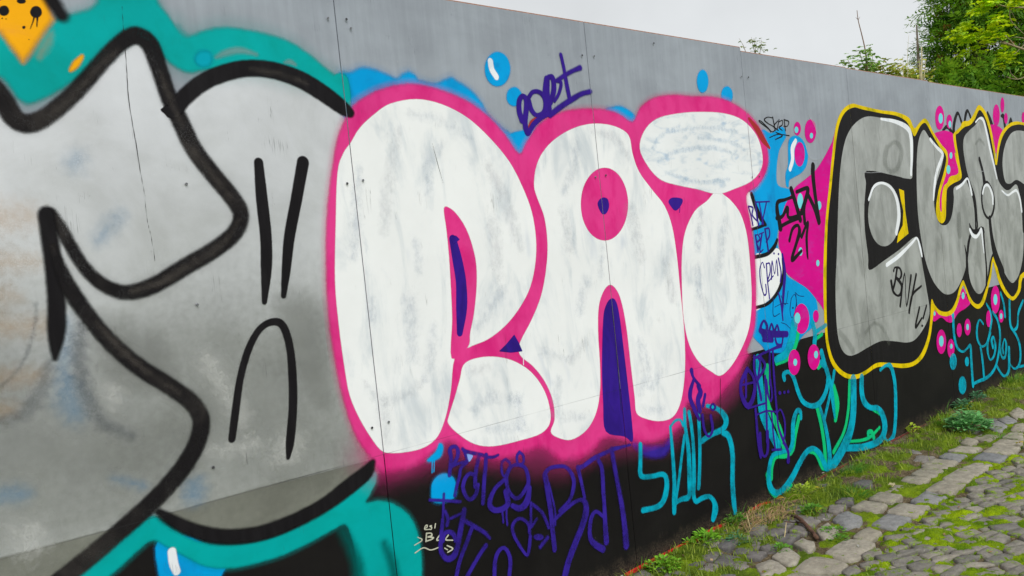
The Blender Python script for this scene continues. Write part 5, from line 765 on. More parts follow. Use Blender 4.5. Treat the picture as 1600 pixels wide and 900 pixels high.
M_FLAG = stone_mat('pale_sett_stone', (146, 140, 124), (162, 156, 142), .06)
M_FLAGG = stone_mat('grey_sett_stone', (126, 128, 130), (140, 140, 138), .02)
M_COBN = stone_mat('slate_cobble_stone', (98, 96, 96), (134, 128, 122), .16)
M_COBS = stone_mat('mossy_cobble_stone', (112, 110, 104), (148, 142, 130), .34)

def stone_from(poly, h, mat, r, name='paving_stone', cut=.10):
    P = np.asarray(poly, float); P = P[np.argsort(np.arctan2(*(P - P.mean(0)).T[::-1]))]
    Q = []
    for a, b_ in zip(P, np.roll(P, -1, 0)):       # round the corners off
        Q += [a + (b_ - a) * cut * (.6 + .6 * r.random()), a + (b_ - a) * .5 + r.normal(0, .0035, 2), b_ + (a - b_) * cut * (.6 + .6 * r.random())]
    Q = np.array(Q); c = Q.mean(0); n = len(Q); Q = c + (Q - c) * (1 + r.normal(0, .012, (n, 1)))
    tilt = r.normal(0, .02, 2); vs = []
    for k, z in ((1.04, -.05), (1.03, h - .014), (1.0, h - .005), (.93, h - .0005), (.5, h + .001)):
        for q in Q:
            p = c + (q - c) * k; dz = 0 if z < 0 else float(tilt @ (p - c)) + r.normal(0, .0012)
            vs.append((p[0] - c[0], p[1] - c[1], z + dz))
    vs.append((0, 0, h + .002)); fs = []
    for i in range(4):
        for j in range(n): fs.append((i * n + j, i * n + (j + 1) % n, (i + 1) * n + (j + 1) % n, (i + 1) * n + j))
    for j in range(n): fs.append((4 * n + j, 4 * n + (j + 1) % n, 5 * n))
    m = MB(); m.add(vs, fs)
    return m.mesh(name, mat, True), c

r2 = np.random.default_rng(5)
TRACED = [[[1.579, -0.42], [1.68, -0.439], [1.62, -0.549], [1.569, -0.578], [1.483, -0.512]], [[1.697, -0.429], [1.841, -0.421], [1.772, -0.534], [1.684, -0.558], [1.653, -0.534]], [[1.892, -0.424], [1.988, -0.419], [1.969, -0.495], [1.871, -0.543], [1.824, -0.542]], [[2.112, -0.424], [2.243, -0.416], [2.168, -0.515], [2.051, -0.548], [2.004, -0.525]], [[2.287, -0.413], [2.442, -0.416], [2.389, -0.521], [2.286, -0.564], [2.201, -0.526]], [[1.588, -0.587], [1.762, -0.566], [1.808, -0.613], [1.794, -0.748], [1.691, -0.761]], [[1.858, -0.596], [2.066, -0.598], [2.103, -0.657], [2.085, -0.731], [1.886, -0.756], [1.833, -0.719]], [[2.106, -0.609], [2.29, -0.6], [2.229, -0.7], [2.097, -0.7]], [[4.926, -0.384], [5.134, -0.38], [5.058, -0.443], [4.889, -0.494], [4.79, -0.474]], [[4.698, -0.391], [4.881, -0.39], [4.714, -0.508], [4.588, -0.482]], [[4.453, -0.395], [4.683, -0.391], [4.541, -0.508], [4.377, -0.512], [4.385, -0.466]], [[3.988, -0.4], [4.161, -0.381], [4.097, -0.473], [3.951, -0.482]], [[4.42, -0.551], [4.605, -0.526], [4.65, -0.566], [4.451, -0.625]], [[4.214, -0.564], [4.372, -0.566], [4.38, -0.647], [4.198, -0.701]], [[4.016, -0.572], [4.169, -0.579], [4.198, -0.701], [4.068, -0.74]]]
cent = []
for k, poly in enumerate(TRACED):
    gy = k in (4, 9, 10)
    me, c = stone_from(poly, .016, M_FLAGG if gy else M_FLAG, r2)
    link('paving_stone', me, pave, (c[0], c[1], 0)); cent.append(c)
cent = np.array(cent)
def row(x0, x1, step, ya, yb):
    x = x0
    while x < x1:
        L = step * (.82 + .36 * r2.random()); g = .012
        y0, y1 = ya + r2.normal(0, .008), yb + r2.normal(0, .008)
        c = np.array([x + L / 2, (ya + yb) / 2])
        if np.abs(cent - c)[(np.abs(cent[:, 1] - c[1]) < .09)][:, 0].min() > .135:
            sk = r2.normal(0, .012, 4)
            me, cc = stone_from([(x + g + sk[0], y0), (x + L - g + sk[1], y0 + r2.normal(0, .006)), (x + L - g + sk[2], y1), (x + g + sk[3], y1 + r2.normal(0, .006))], .014 + r2.normal(0, .003), M_FLAG if r2.random() < .72 else M_FLAGG, r2)
            link('paving_stone', me, pave, (cc[0], cc[1], r2.normal(0, .003)))
        x += L
row(2.44, 4.38, .185, -.415, -.545); row(5.17, 8.4, .2, -.40, -.50); row(.8, 1.5, .2, -.42, -.55)
row(2.30, 3.98, .235, -.595, -.735); row(4.66, 8.4, .24, -.56, -.68); row(.8, 1.6, .22, -.58, -.75)
# cobbles: a dozen shapes, each placed as its own stone
SHN = [stone_from([(-.062 + r2.normal(0, .012), -.038 + r2.normal(0, .01)), (.055 + r2.normal(0, .012), -.042 + r2.normal(0, .01)), (.062 + r2.normal(0, .01), .035 + r2.normal(0, .01)), (-.055 + r2.normal(0, .012), .04 + r2.normal(0, .01))], .02, None, r2, 'cobblestone', .12)[0] for _ in range(14)]
for i, s in enumerate(SHN):
    s.materials.clear(); s.materials.append(M_COBN if i % 2 else M_COBS)
cob = []
def cobbles(x0, x1, y0, y1, sx, sy, par, zlo, zj, keep, ang, rot=0.):
    ca, sa = math.cos(rot), math.sin(rot); R_ = (x1 - x0 + y0 - y1); cx_, cy_ = (x0 + x1) / 2, (y0 + y1) / 2
    v = -R_ / 2; k = 0
    while v < R_ / 2:
        u = -R_ / 2 + (k % 2) * sx * .5 + r2.normal(0, sx * .15)
        while u < R_ / 2:
            st = sx * (.7 + .6 * r2.random()); uu = u + st / 2
            x, y = cx_ + uu * ca - v * sa, cy_ + uu * sa + v * ca
            if x0 < x < x1 and y1 < y < y0 and r2.random() < keep(x, y):
                cob.append((x, y + r2.normal(0, sy * .08), zlo + r2.normal(0, zj), par, ang + rot + r2.normal(0, .10), st / .125 * (.92 + .1 * r2.random()), sy / .09 * (.90 + .2 * r2.random())))
            u += st
        v += sy; k += 1
cobbles(1.05, 3.2, -.055, -.39, .125, .085, 1, -.006, .005, lambda x, y: .95 if x < 2.25 and not (x > 1.95 and y > -.2) else .32, .25)
cobbles(3.2, 8.3, -.07, -.39, .14, .10, 1, -.012, .006, lambda x, y: .24, .2)
cobbles(1.0, 4.9, -.785, -1.75, .125, .066, 0, -.002, .004, lambda x, y: .98, 0, -.32)
# those that show come first; the last ones are joined
cob.sort(key=lambda c: (c[0] - CAM_C[0]) ** 2 + (c[1] - CAM_C[1]) ** 2)
vis = []
for c in cob:
    d = Vector((c[0], c[1], 0)) - Vector(CAM_C); zc = d.dot(Vector(CAM_F))
    px, py = 800 + 1294.09441 * d.dot(Vector(CAM_R)) / zc, 450 - 1294.09441 * d.dot(Vector(CAM_U)) / zc
    vis.append(-60 < px < 1640 and -60 < py < 945)
order = [c for c, v in zip(cob, vis) if v] + [c for c, v in zip(cob, vis) if not v]
rest_m = MB(); 
for i, (x, y, z, par, an, sx, sy) in enumerate(order):
    sh = SHN[int(r2.integers(0, 7)) * 2 + par]
    if i < 290:
        o = link('cobblestone', sh, pave, (x, y, z)); o.rotation_euler = (r2.normal(0, .05), r2.normal(0, .05), an); o.scale = (sx, sy, 1)
    else:
        ca, sa = math.cos(an), math.sin(an)
        rest_m.add([(x + v.co.x * sx * ca - v.co.y * sy * sa, y + v.co.x * sx * sa + v.co.y * sy * ca, z + v.co.z) for v in sh.vertices], [tuple(p.vertices) for p in sh.polygons])
if rest_m.v: tag(link('cobblestone', rest_m.mesh('cobblestone', M_COBS, True), pave), kind='stuff')

# ------------------------------------------------------------------ small plants
def leaf_mat(name, rough=.5, trans=.38):
    m, t, b = new_mat(name); c = t.n('ShaderNodeAttribute', attribute_name='tint').outputs['Color']
    P = t.n('ShaderNodeTexCoord').outputs['Object']
    v = t.ramp(t.noise(P, 40, 3), .3, .7, .8, 1.15); cc = t.n('ShaderNodeCombineColor'); [t.set(cc.inputs[i], v) for i in range(3)]
    col = t.mul(c, cc.outputs[0]); t.set(b.inputs['Base Color'], col); b.inputs['Roughness'].default_value = rough
    b.inputs['Specular IOR Level'].default_value = .3
    tr = t.n('ShaderNodeBsdfTranslucent'); t.set(tr.inputs[0], col)
    mx = t.n('ShaderNodeMixShader'); mx.inputs[0].default_value = trans
    t.t.links.new(b.outputs[0], mx.inputs[1]); t.t.links.new(tr.outputs[0], mx.inputs[2])
    out = [n for n in t.t.nodes if n.type == 'OUTPUT_MATERIAL'][0]; t.t.links.new(mx.outputs[0], out.inputs[0])
    return m
M_LEAF = leaf_mat('leaf'); M_BARK = plain('bark', (98, 88, 74), .9, 0, .3, 20); M_TWIG = plain('dead_twig', (92, 66, 50), .9, 0, .3, 60)
M_STRAW = leaf_mat('dry_straw', .8, .1)

def add_leaf(mb, base, d, up, L, W, c, bend=.25):
    d = Vector(d).normalized(); up = Vector(up); s = d.cross(up)
    s = s.normalized() if s.length > 1e-4 else d.orthogonal().normalized()
    nrm = s.cross(d)
    B = Vector(base); p1 = B + d * (L * .35) + nrm * (L * bend * .25); p2 = B + d * (L * .75) + nrm * (L * bend * .2); tip = B + d * L - nrm * (L * bend * .15)
    vs = [B, p1 - s * W * .5 + nrm * W * .12, p1 + s * W * .5 + nrm * W * .12, p2 - s * W * .42 + nrm * W * .1, p2 + s * W * .42 + nrm * W * .1, tip, p1, p2]
    mb.add(vs, [(0, 6, 1), (0, 2, 6), (1, 6, 7, 3), (6, 2, 4, 7), (3, 7, 5), (7, 4, 5)], c)

def vary(c, k=.18):
    f = 1 + rnd.uniform(-k, k); g_ = 1 + rnd.uniform(-k, k) * .4
    return (c[0] * f * g_, c[1] * f, c[2] * f)

def weed(x, y, rad, hgt, n, L, W, c, label, group=None, stems=5):
    mb = MB(); st = MB()
    for k in range(stems):
        a = rnd.uniform(0, 2 * PI); e = rnd.uniform(.3, 1)
        tip = Vector((math.cos(a) * rad * e * .7, math.sin(a) * rad * e * .7, hgt * rnd.uniform(.5, 1)))
        st.tube([(0, 0, -.01), tuple(tip * .5 + Vector((0, 0, hgt * .12))), tuple(tip)], [.0022, .0018, .001], 5, vary(c))
    for k in range(n):
        a = rnd.uniform(0, 2 * PI); e = math.sqrt(rnd.random())
        px, py = math.cos(a) * rad * e * .75, math.sin(a) * rad * e * .75; z = hgt * (1 - e * .6) * rnd.uniform(.35, 1)
        d = (math.cos(a) + rnd.uniform(-.6, .6), math.sin(a) + rnd.uniform(-.6, .6), rnd.uniform(.0, .8))
        add_leaf(mb, (px, py, z), d, (0, 0, 1), L * rnd.uniform(.65, 1.2), W * rnd.uniform(.7, 1.15), vary(c, .3))
    root = bpy.data.objects.new('weed', None); COL.objects.link(root); root.location = (x, y, .0)
    tag(root, label, 'weed', group)
    tag(link('foliage', mb.mesh('foliage', M_LEAF), root)); link('stem', st.mesh('stem', M_LEAF), root)
    return root
BRIGHT = lin((136, 194, 54)); MID = lin((108, 164, 56)); BLUEG = lin((96, 150, 106)); YELG = lin((176, 200, 64))
weed(1.70, -.075, .085, .075, 110, .030, .017, BRIGHT, 'bright leafy weed against the black boards at the near end of the red strip')
weed(1.63, -.025, .035, .05, 30, .024, .013, BRIGHT, 'tiny bright weed on the red foot strip')
weed(2.00, -.03, .075, .07, 80, .028, .015, MID, 'leafy weed in the gap of the red foot strip below the cyan tag')
weed(1.78, -.20, .07, .06, 90, .020, .009, BLUEG, 'blue green feathery weed between the slate cobbles')
weed(1.34, -.10, .10, .06, 110, .030, .015, BRIGHT, 'spreading bright weed at the bottom corner near the first cobbles')
weed(4.34, -.33, .16, .16, 340, .045, .028, lin((122, 184, 112)), 'largest dark green leafy clump beside the pale paving stones')
weed(2.35, -.28, .08, .05, 90, .024, .013, MID, 'low weed beside the brown stick')
weed(2.14, -.50, .07, .035, 70, .018, .012, MID, 'low green weed in the joint beside the end of the stick')
weed(2.06, -.57, .06, .03, 60, .016, .011, MID, 'low green weed between the two largest paving stones')
weed(2.62, -.08, .07, .07, 60, .03, .013, YELG, 'yellow green weed at the wall foot right of the cyan loop')
weed(4.16, -.02, .08, .07, 60, .035, .02, YELG, 'yellow leaved weed at the wall foot below the blank black boards')
weed(4.98, -.06, .08, .11, 80, .04, .018, BLUEG, 'blue green weed at the wall foot near the lower cyan blot')
weed(5.30, -.05, .07, .10, 60, .04, .018, BLUEG, 'blue green weed under the cyan bubble letter tag')
weed(1.80, -.42, .06, .04, 60, .02, .012, MID, 'low weed in moss beside the small paving stones')

def tuft(x, y, n, hgt, spread, c, label, name='grass_tuft', mat=None, cat='grass tuft', wid=.0035):
    mb = MB()
    for k in range(n):
        a = rnd.uniform(0, 2 * PI); r_ = spread * math.sqrt(rnd.random()) * .5; lean = rnd.uniform(.1, .9) * spread / hgt * 1.2
        h_ = hgt * rnd.uniform(.5, 1.1); b0 = Vector((math.cos(a) * r_, math.sin(a) * r_, -.005)); dv = Vector((math.cos(a) * lean, math.sin(a) * lean, 1))
        s = Vector((-math.sin(a + .6), math.cos(a + .6), 0)) * wid * rnd.uniform(.6, 1.3)
        p1 = b0 + dv * h_ * .5; p2 = b0 + Vector((dv.x * 1.6, dv.y * 1.6, .82)) * h_
        mb.add([b0 - s * .5, b0 + s * .5, p1 + s * .45, p1 - s * .45, p2], [(0, 1, 2, 3), (3, 2, 4)], vary(c, .3))
    o = link(name, mb.mesh(name, mat or M_LEAF), None, (x, y, 0)); tag(o, label, cat); return o
GR = lin((104, 156, 40)); GR2 = lin((86, 140, 44))
tuft(2.56, -.08, 130, .07, .10, YELG, 'grass tuft at the wall foot beside the cyan and green tag')
tuft(2.68, -.33, 150, .07, .10, GR2, 'grass tuft in the moss in front of the cyan loop')
tuft(3.08, -.12, 150, .08, .10, GR2, 'grass tuft at the wall foot below the green stroke')
tuft(4.42, -.14, 140, .11, .09, GR, 'upright grass tuft between the wall and the leafy clump')
tuft(6.05, -.06, 140, .14, .14, GR, 'tall grass tuft at the far end under the bubble letter tag')
tuft(2.06, -.02, 14, .17, .07, GR2, 'few thin grass blades standing against the black boards', wid=.0028)
tuft(1.26, -.03, 16, .09, .05, GR, 'thin grass blades at the bottom edge of the black boards')
tuft(4.72, -.02, 26, .16, .12, GR2, 'sparse thin grass by the wall before the lower cyan blot', wid=.0028)
tuft(4.22, -.55, 90, .05, .09, GR, 'short grass tuft in the joint of the paving stones behind the clump')
tuft(4.80, -.33, 110, .06, .10, YELG, 'short yellowish grass tuft before the grey paving stones')
# dry grass heap, stalks, stick, fallen leaves
mb = MB()
for k in range(420):
    x, y = rnd.gauss(0, .13), rnd.gauss(0, .05); a = rnd.gauss(.3, .7); L = rnd.uniform(.04, .13); z = .006 + abs(rnd.gauss(0, .012))
    p0 = Vector((x, y, z)); p1 = p0 + Vector((math.cos(a) * L, math.sin(a) * L, rnd.gauss(.004, .012))); s = Vector((-math.sin(a), math.cos(a), .3)) * .0016
    pm = (p0 + p1) / 2 + Vector((0, 0, rnd.uniform(0, .012)))
    mb.add([p0 - s, p0 + s, pm + s, pm - s, p1], [(0, 1, 2, 3), (3, 2, 4)], vary(lin((150, 126, 88)), .35))
tag(link('dry_grass', mb.mesh('dry_grass', M_STRAW), None, (2.12, -.12, 0)), 'flattened heap of dry brown grass at the wall foot', 'dry grass')
for i, (p, q, lb) in enumerate([((1.975, -.145, .005), (2.005, -.11, .075), 'pale straw stalk standing by the dry grass heap'), ((1.93, -.36, .012), (2.0, -.335, .065), 'pale straw stalk leaning over the slate cobbles near the stick')]):
    mb = MB(); p, q = Vector(p), Vector(q); mb.tube([p, (p + q) / 2 + Vector((.002, 0, 0)), q], [.0024, .002, .0015], 6, lin((196, 178, 130)))
    o = link('straw_stalk', mb.mesh('straw_stalk', M_STRAW)); tag(o, lb, 'straw')
mb = MB(); pts = []
for k in range(11):
    f_ = k / 10; pts.append((2.21 - .20 * f_ + .008 * math.sin(9 * f_), -.25 - .245 * f_ + .010 * math.sin(7 * f_ + 1), .022 + .012 * math.sin(f_ * 5)))
mb.tube(pts, [.007, .010, .009, .011, .009, .010, .012, .010, .011, .012, .009], 8)
mb.tube([pts[4], (2.09, -.30, .035), (2.06, -.29, .045)], [.006, .004, .002], 6)
tag(link('stick', mb.mesh('stick', M_TWIG, True)), 'brown broken stick lying across the joint of the paving', 'stick')
for x, y, c, lb in [(2.69, -.15, (214, 190, 60), 'yellow fallen leaf in the moss right of the cyan loop'), (2.33, -.315, (190, 200, 60), 'yellow green fallen leaf above the brown stick'), (4.45, -.08, (228, 206, 110), 'pale yellow fallen leaf at the wall foot by the upright grass'), (2.41, -.03, (206, 170, 60), 'small yellow leaf at the end of the red foot strip'), (5.06, -.10, (206, 170, 120), 'tan fallen leaf at the wall foot near the lower cyan blot'), (4.06, -.70, (220, 190, 60), 'small yellow leaf on the joint of the far paving stones'), (2.90, -.45, (210, 200, 160), 'pale fallen leaf on the middle paving stones')]:
    mb = MB(); add_leaf(mb, (0, 0, .02), (rnd.uniform(-1, 1), rnd.uniform(-1, 1), .15), (0, 0, 1), .05, .03, lin(c), .4)
    add_leaf(mb, (0.01, 0, .022), (rnd.uniform(-1, 1), rnd.uniform(-1, 1), .3), (0, 0, 1), .035, .022, lin(c), .4)
    tag(link('fallen_leaf', mb.mesh('fallen_leaf', M_LEAF), None, (x, y, 0)), lb, 'leaf')

mb = MB()
for k in range(420):         # dead leaf crumbs and grit caught in the joints and along the wall
    x = rnd.uniform(1.1, 7.5); y = -abs(rnd.gauss(0, .09)) - .01 if rnd.random() < .6 else rnd.uniform(-1.4, 0); a = rnd.uniform(0, 2 * PI); q = rnd.uniform(.004, .012)
    c = Vector((x, y, .016 + rnd.uniform(0, .012))); u_ = Vector((math.cos(a), math.sin(a), rnd.uniform(-.4, .4))) * q; v_ = Vector((-math.sin(a), math.cos(a), rnd.uniform(-.4, .4))) * q * .6
    mb.add([c - u_, c + v_, c + u_ * 1.1, c - v_], [(0, 1, 2, 3)], vary(lin(rnd.choice([(120, 92, 62), (150, 122, 84), (86, 62, 46), (180, 160, 120), (170, 168, 160)])), .25))
tag(link('litter', mb.mesh('litter', M_STRAW)), kind='stuff')
# short grass and moss shoots nobody could count
N = 52000
gx = rng.uniform(1.0, 8.0, N); gy = -rng.random(N) ** 1.0 * 1.75
hh, n_, n2_, bg_ = moss_height(gx, gy); ma = moss_amount(gx, gy, n_, bg_)
keep = (rng.random(N) < np.where(gy > -.4, ma * .95, ma * .55)) & ~((gy < -.40) & (gy > -.75) & (rng.random(N) < .55))
gx, gy, hh, ma = gx[keep], gy[keep], hh[keep], ma[keep]; N = len(gx)
tall = np.where(gy > -.4, 1, .4); Lb = rng.uniform(.014, .046, N) * tall; an = rng.uniform(0, 2 * PI, N); le = rng.uniform(.2, 1.1, N)
dx, dy = np.cos(an), np.sin(an); wv = rng.uniform(.0012, .0026, N)
p0 = np.stack([gx, gy, hh - .002], 1); sd = np.stack([-dy, dx, 0 * dx], 1) * wv[:, None]
pm = p0 + np.stack([dx * le * .5, dy * le * .5, np.full(N, .65)], 1) * Lb[:, None]; pt = p0 + np.stack([dx * le * 1.3, dy * le * 1.3, np.full(N, 1.0)], 1) * Lb[:, None]
V = np.stack([p0 - sd, p0 + sd, pm + sd * .8, pm - sd * .8, pt], 1).reshape(-1, 3)
b5 = np.arange(N)[:, None] * 5
T = np.concatenate([b5 + [0, 1, 2], b5 + [0, 2, 3], b5 + [3, 2, 4]])
mixv = rng.random((N, 1)); tint_ = np.array(lin((92, 126, 36))) * (1 - mixv) + np.array(lin((164, 180, 60))) * mixv
tint_ = np.repeat(np.concatenate([tint_, np.ones((N, 1))], 1), 5, 0)
tag(link('grass', mesh_np('grass', V, T, M_LEAF, {'tint': tint_})), kind='stuff')

# ------------------------------------------------------------------ trees and shrubs behind the hoarding
def fronds(cs, dirs, L, tints, nl=9, droop=.35, wid=.115):
    """flat conifer sprays: a midrib with leaflets, all as triangles"""
    N = len(cs); d = dirs / np.linalg.norm(dirs, axis=1, keepdims=True)
    up = np.array([0, 0, 1.0]); s = np.cross(d, up); s /= np.linalg.norm(s, axis=1, keepdims=True) + 1e-6
    roll = rng.normal(0, .7, (N, 1)); nn = np.cross(s, d); s = s * np.cos(roll) + nn * np.sin(roll)
    Vs, Ts, Cs = [], [], []; base = 0
    for k in range(nl):
        f = (k + .6) / nl; side = -1 if k % 2 else 1; ln = (1 - .55 * f) * .52
        if k == nl - 1: side = 0; ln = .35
        b0 = cs + d * (L * f)[:, None] + np.array([0, 0, -1]) * (droop * L * f * f)[:, None]
        dv = d * .62 + s * (side * .78) + np.array([0, 0, -.35]) * droop + rng.normal(0, .14, (N, 3))
        tip = b0 + dv * (L * ln)[:, None]
        pw = np.cross(dv, nn); pw /= np.linalg.norm(pw, axis=1, keepdims=True) + 1e-6
        mid = b0 + (tip - b0) * .45; ww = (L * wid * .5)[:, None]
        Vs.append(np.stack([b0, mid + pw * ww, tip, mid - pw * ww], 1))
        Cs.append(np.repeat((tints * (1 + rng.normal(0, .12, (N, 1))))[:, None], 4, 1))
    V = np.concatenate(Vs).reshape(-1, 3); n = len(V) // 4; F = np.arange(n * 4).reshape(n, 4)
    C4 = np.concatenate(Cs).reshape(-1, 3); C4 = np.concatenate([np.clip(C4, .001, 1), np.ones((len(C4), 1))], 1)
    return V, F, C4

def conifer(x, y, H, R, n, label, shape=.8, fr=.34, pal=((76, 126, 44), (128, 178, 48), (186, 210, 62)), name='conifer_tree', cat='tree', zmin=.5):
    root = bpy.data.objects.new(name, None); COL.objects.link(root); root.location = (x, y, -.05); tag(root, label, cat)
    mb = MB(); mb.tube([(0, 0, 0), (.03, .02, H * .35), (-.02, .03, H * .7), (0, 0, H * .98)], [H * .022, H * .016, H * .009, H * .002], 9)
    for k in range(int(30)):          # limbs
        z = H * (.12 + .8 * k / 30); a = k * 2.4 + rnd.uniform(-.4, .4); rr = R * (1 - z / H) ** shape * .8
        mb.tube([(0, 0, z), (math.cos(a) * rr * .5, math.sin(a) * rr * .5, z + rr * .1), (math.cos(a) * rr, math.sin(a) * rr, z - rr * .02)], [.022 * (1.1 - z / H) + .004, .014 * (1.1 - z / H) + .003, .003], 5)
    link('trunk', mb.mesh('trunk', M_BARK, True), root)
    # sprays gathered on branches so that the outline breaks into tips with gaps between
    nb = max(24, n // 26); per = n // nb
    u = rng.random(nb); z = H * (zmin / H + (1 - zmin / H) * (1 - (1 - u) ** .62)); rad = R * np.clip(1 - z / H, .004, 1) ** shape
    a = rng.uniform(0, 2 * PI, nb); ext = .72 + .38 * rng.random(nb)
    f = rng.random((nb, per)) ** .55
    rr = f * (rad * ext)[:, None]; aa = a[:, None] + rng.normal(0, .16, (nb, per)) / np.maximum(f, .25)
    zz = z[:, None] + rng.normal(0, .07, (nb, per)) + (.10 * np.sin(f * PI) - .12 * f * f) * rad[:, None]
    cs = np.stack([np.cos(aa) * rr, np.sin(aa) * rr, zz], -1).reshape(-1, 3)
    dr = np.stack([np.cos(aa), np.sin(aa), rng.normal(.25, .35, (nb, per))], -1).reshape(-1, 3) + rng.normal(0, .45, (nb * per, 3))
    L = fr * (.55 + .6 * rng.random(len(cs))) * np.clip(np.repeat(rad, per) / (R * .35), .45, 1)
    pa, pb, pc = [np.array(lin(q)) for q in pal]; k = rng.random((len(cs), 1)); kb = np.repeat(rng.random(nb), per)[:, None]
    q = np.clip(.55 * k + .6 * kb - .15, 0, 1)
    tn = np.where(q < .5, pa + (pb - pa) * q * 2, pb + (pc - pb) * (q - .5) * 2)
    br = (rng.random((len(cs), 1)) < .025); tn = np.where(br, np.array(lin((128, 92, 40))), tn)
    V, F, C4 = fronds(cs, dr, L, tn)
    link('crown', mesh_np('crown', V, F, M_LEAF, {'tint': C4}), root)
    return root
conifer(12.95, 2.25, 7.6, 1.5, 15000, 'tall dark green conifer rising behind the far end of the hoarding', .75, .28)
conifer(15.2, 1.5, 9.5, 2.3, 6500, 'second tall conifer behind the first, cut by the picture edge', .7, .42)
conifer(12.2, 2.88, 4.62, .50, 1500, 'narrow young conifer spire left of the tall dark conifer', .8, .22)
conifer(13.1, 0.9, 5.2, 1.5, 11000, 'broad green conifer filling the corner above the far boards', .8, .23)

def twig_tree(name, cat, label, x, y, limbs, leaves, c, lsize, nleaf, spread, bark=(120, 108, 84), pal2=None):
    root = bpy.data.objects.new(name, None); COL.objects.link(root); root.location = (x, y, -.05); tag(root, label, cat)
    mb = MB()
    for pts, r0 in limbs:
        P = catmull(np.array(pts) - np.array([x, y, -.05]), False, 5); mb.tube(P, list(np.linspace(r0, r0 * .3, len(P))), 6)
    link('trunk', mb.mesh('trunk', plain('bark_' + name, bark, .9, 0, .25, 30), True), root)
    lb = MB()
    for (px, py, pz), k in leaves:
        for i in range(int(nleaf * k)):
            o = Vector((rnd.gauss(0, spread * k ** .4), rnd.gauss(0, spread * k ** .4), rnd.gauss(0, spread * .55 * k ** .4)))
            a = rnd.uniform(0, 2 * PI); base = Vector((px - x, py - y, pz + .05)) + o; cc = vary(c if not pal2 or rnd.random() < .6 else pal2, .28)
            d = Vector((math.cos(a), math.sin(a), rnd.uniform(-.7, .35))); L = lsize * rnd.uniform(.6, 1.2)
            for da in (-.75, 0, .75):      # three lobes to a leaf
                dd = Vector((math.cos(a + da), math.sin(a + da), d.z)); add_leaf(lb, base, dd, (rnd.uniform(-.3, .3), rnd.uniform(-.3, .3), 1), L * (1 if da == 0 else .72), L * .42, cc, .2)
    link('crown', lb.mesh('crown', M_LEAF), root)
    return root
LIME = lin((204, 226, 24)); LIME2 = lin((170, 206, 34))
twig_tree('broadleaf_tree','tree','lime green broadleaf tree reaching thin branches in front of the conifers',11.517,0.16,[([[11.517, 0.16, -0.05], [11.466999999999999, 0.16, 1.5], [11.497, 0.21000000000000002, 3.0], [11.417, 0.16, 4.6]], 0.07), ([[11.517, 0.16, 2.3], [10.993, 0.529, 3.196], [10.586, 0.897, 3.416], [10.441, 1.028, 3.501], [10.356, 1.106, 3.562], [10.271, 1.184, 3.639]], 0.022), ([[10.441, 1.028, 3.501], [10.325, 1.133, 3.558], [10.172, 1.268, 3.563], [10.067, 1.362, 3.618]], 0.009), ([[10.447, 1.022, 3.5], [10.407, 1.062, 3.588], [10.365, 1.102, 3.651]], 0.007), ([[11.517, 0.16, 3.2], [11.118, 0.449, 3.833], [10.761, 0.768, 3.932], [10.581, 0.927, 3.973], [10.431, 1.061, 4.002], [10.285, 1.192, 4.079]], 0.02), ([[10.449, 1.045, 3.999], [10.435, 1.05, 3.862], [10.474, 1.012, 3.759], [10.558, 0.931, 3.624]], 0.008), ([[10.446, 1.046, 3.975], [10.501, 0.989, 3.787]], 0.004), ([[10.542, 0.943, 3.586], [10.471, 1.007, 3.612], [10.422, 1.05, 3.61]], 0.006), ([[11.517, 0.16, 2.0], [11.02, 0.489, 2.865], [10.615, 0.856, 3.101], [10.429, 1.018, 3.078], [10.324, 1.113, 3.125]], 0.012), ([[10.429, 1.018, 3.078], [10.376, 1.069, 3.159], [10.37, 1.077, 3.225]], 0.005), ([[10.534, 0.947, 3.505], [10.465, 1.004, 3.433], [10.384, 1.071, 3.362]], 0.006)],[([9.707, 1.483, 3.695], 0.5), ([9.905, 1.467, 3.663], 0.7), ([10.095, 1.46, 3.663], 0.6), ([9.938, 1.316, 3.626], 0.7), ([10.124, 1.316, 3.692], 0.6), ([10.131, 1.476, 3.818], 0.6), ([9.933, 1.369, 3.799], 0.4), ([10.296, 1.204, 3.671], 0.9), ([10.404, 1.272, 3.741], 0.5), ([10.221, 1.153, 3.73], 0.6), ([10.404, 1.158, 3.873], 0.9), ([10.117, 1.128, 3.808], 0.6), ([10.156, 1.264, 4.036], 1.0), ([10.257, 1.335, 4.037], 0.7), ([10.12, 1.177, 4.045], 1.0), ([10.299, 1.181, 4.093], 0.8), ([10.707, 0.981, 4.061], 1.1), ([10.437, 0.937, 4.038], 0.8), ([10.354, 1.14, 3.401], 0.8), ([10.543, 1.136, 3.457], 0.7), ([10.276, 1.084, 3.316], 0.5), ([10.154, 1.362, 3.529], 0.6), ([10.038, 1.185, 3.569], 0.6), ([9.909, 1.454, 3.466], 0.4), ([10.402, 1.189, 3.637], 0.5)],LIME,.10,26,.062,(150,136,110),LIME2)
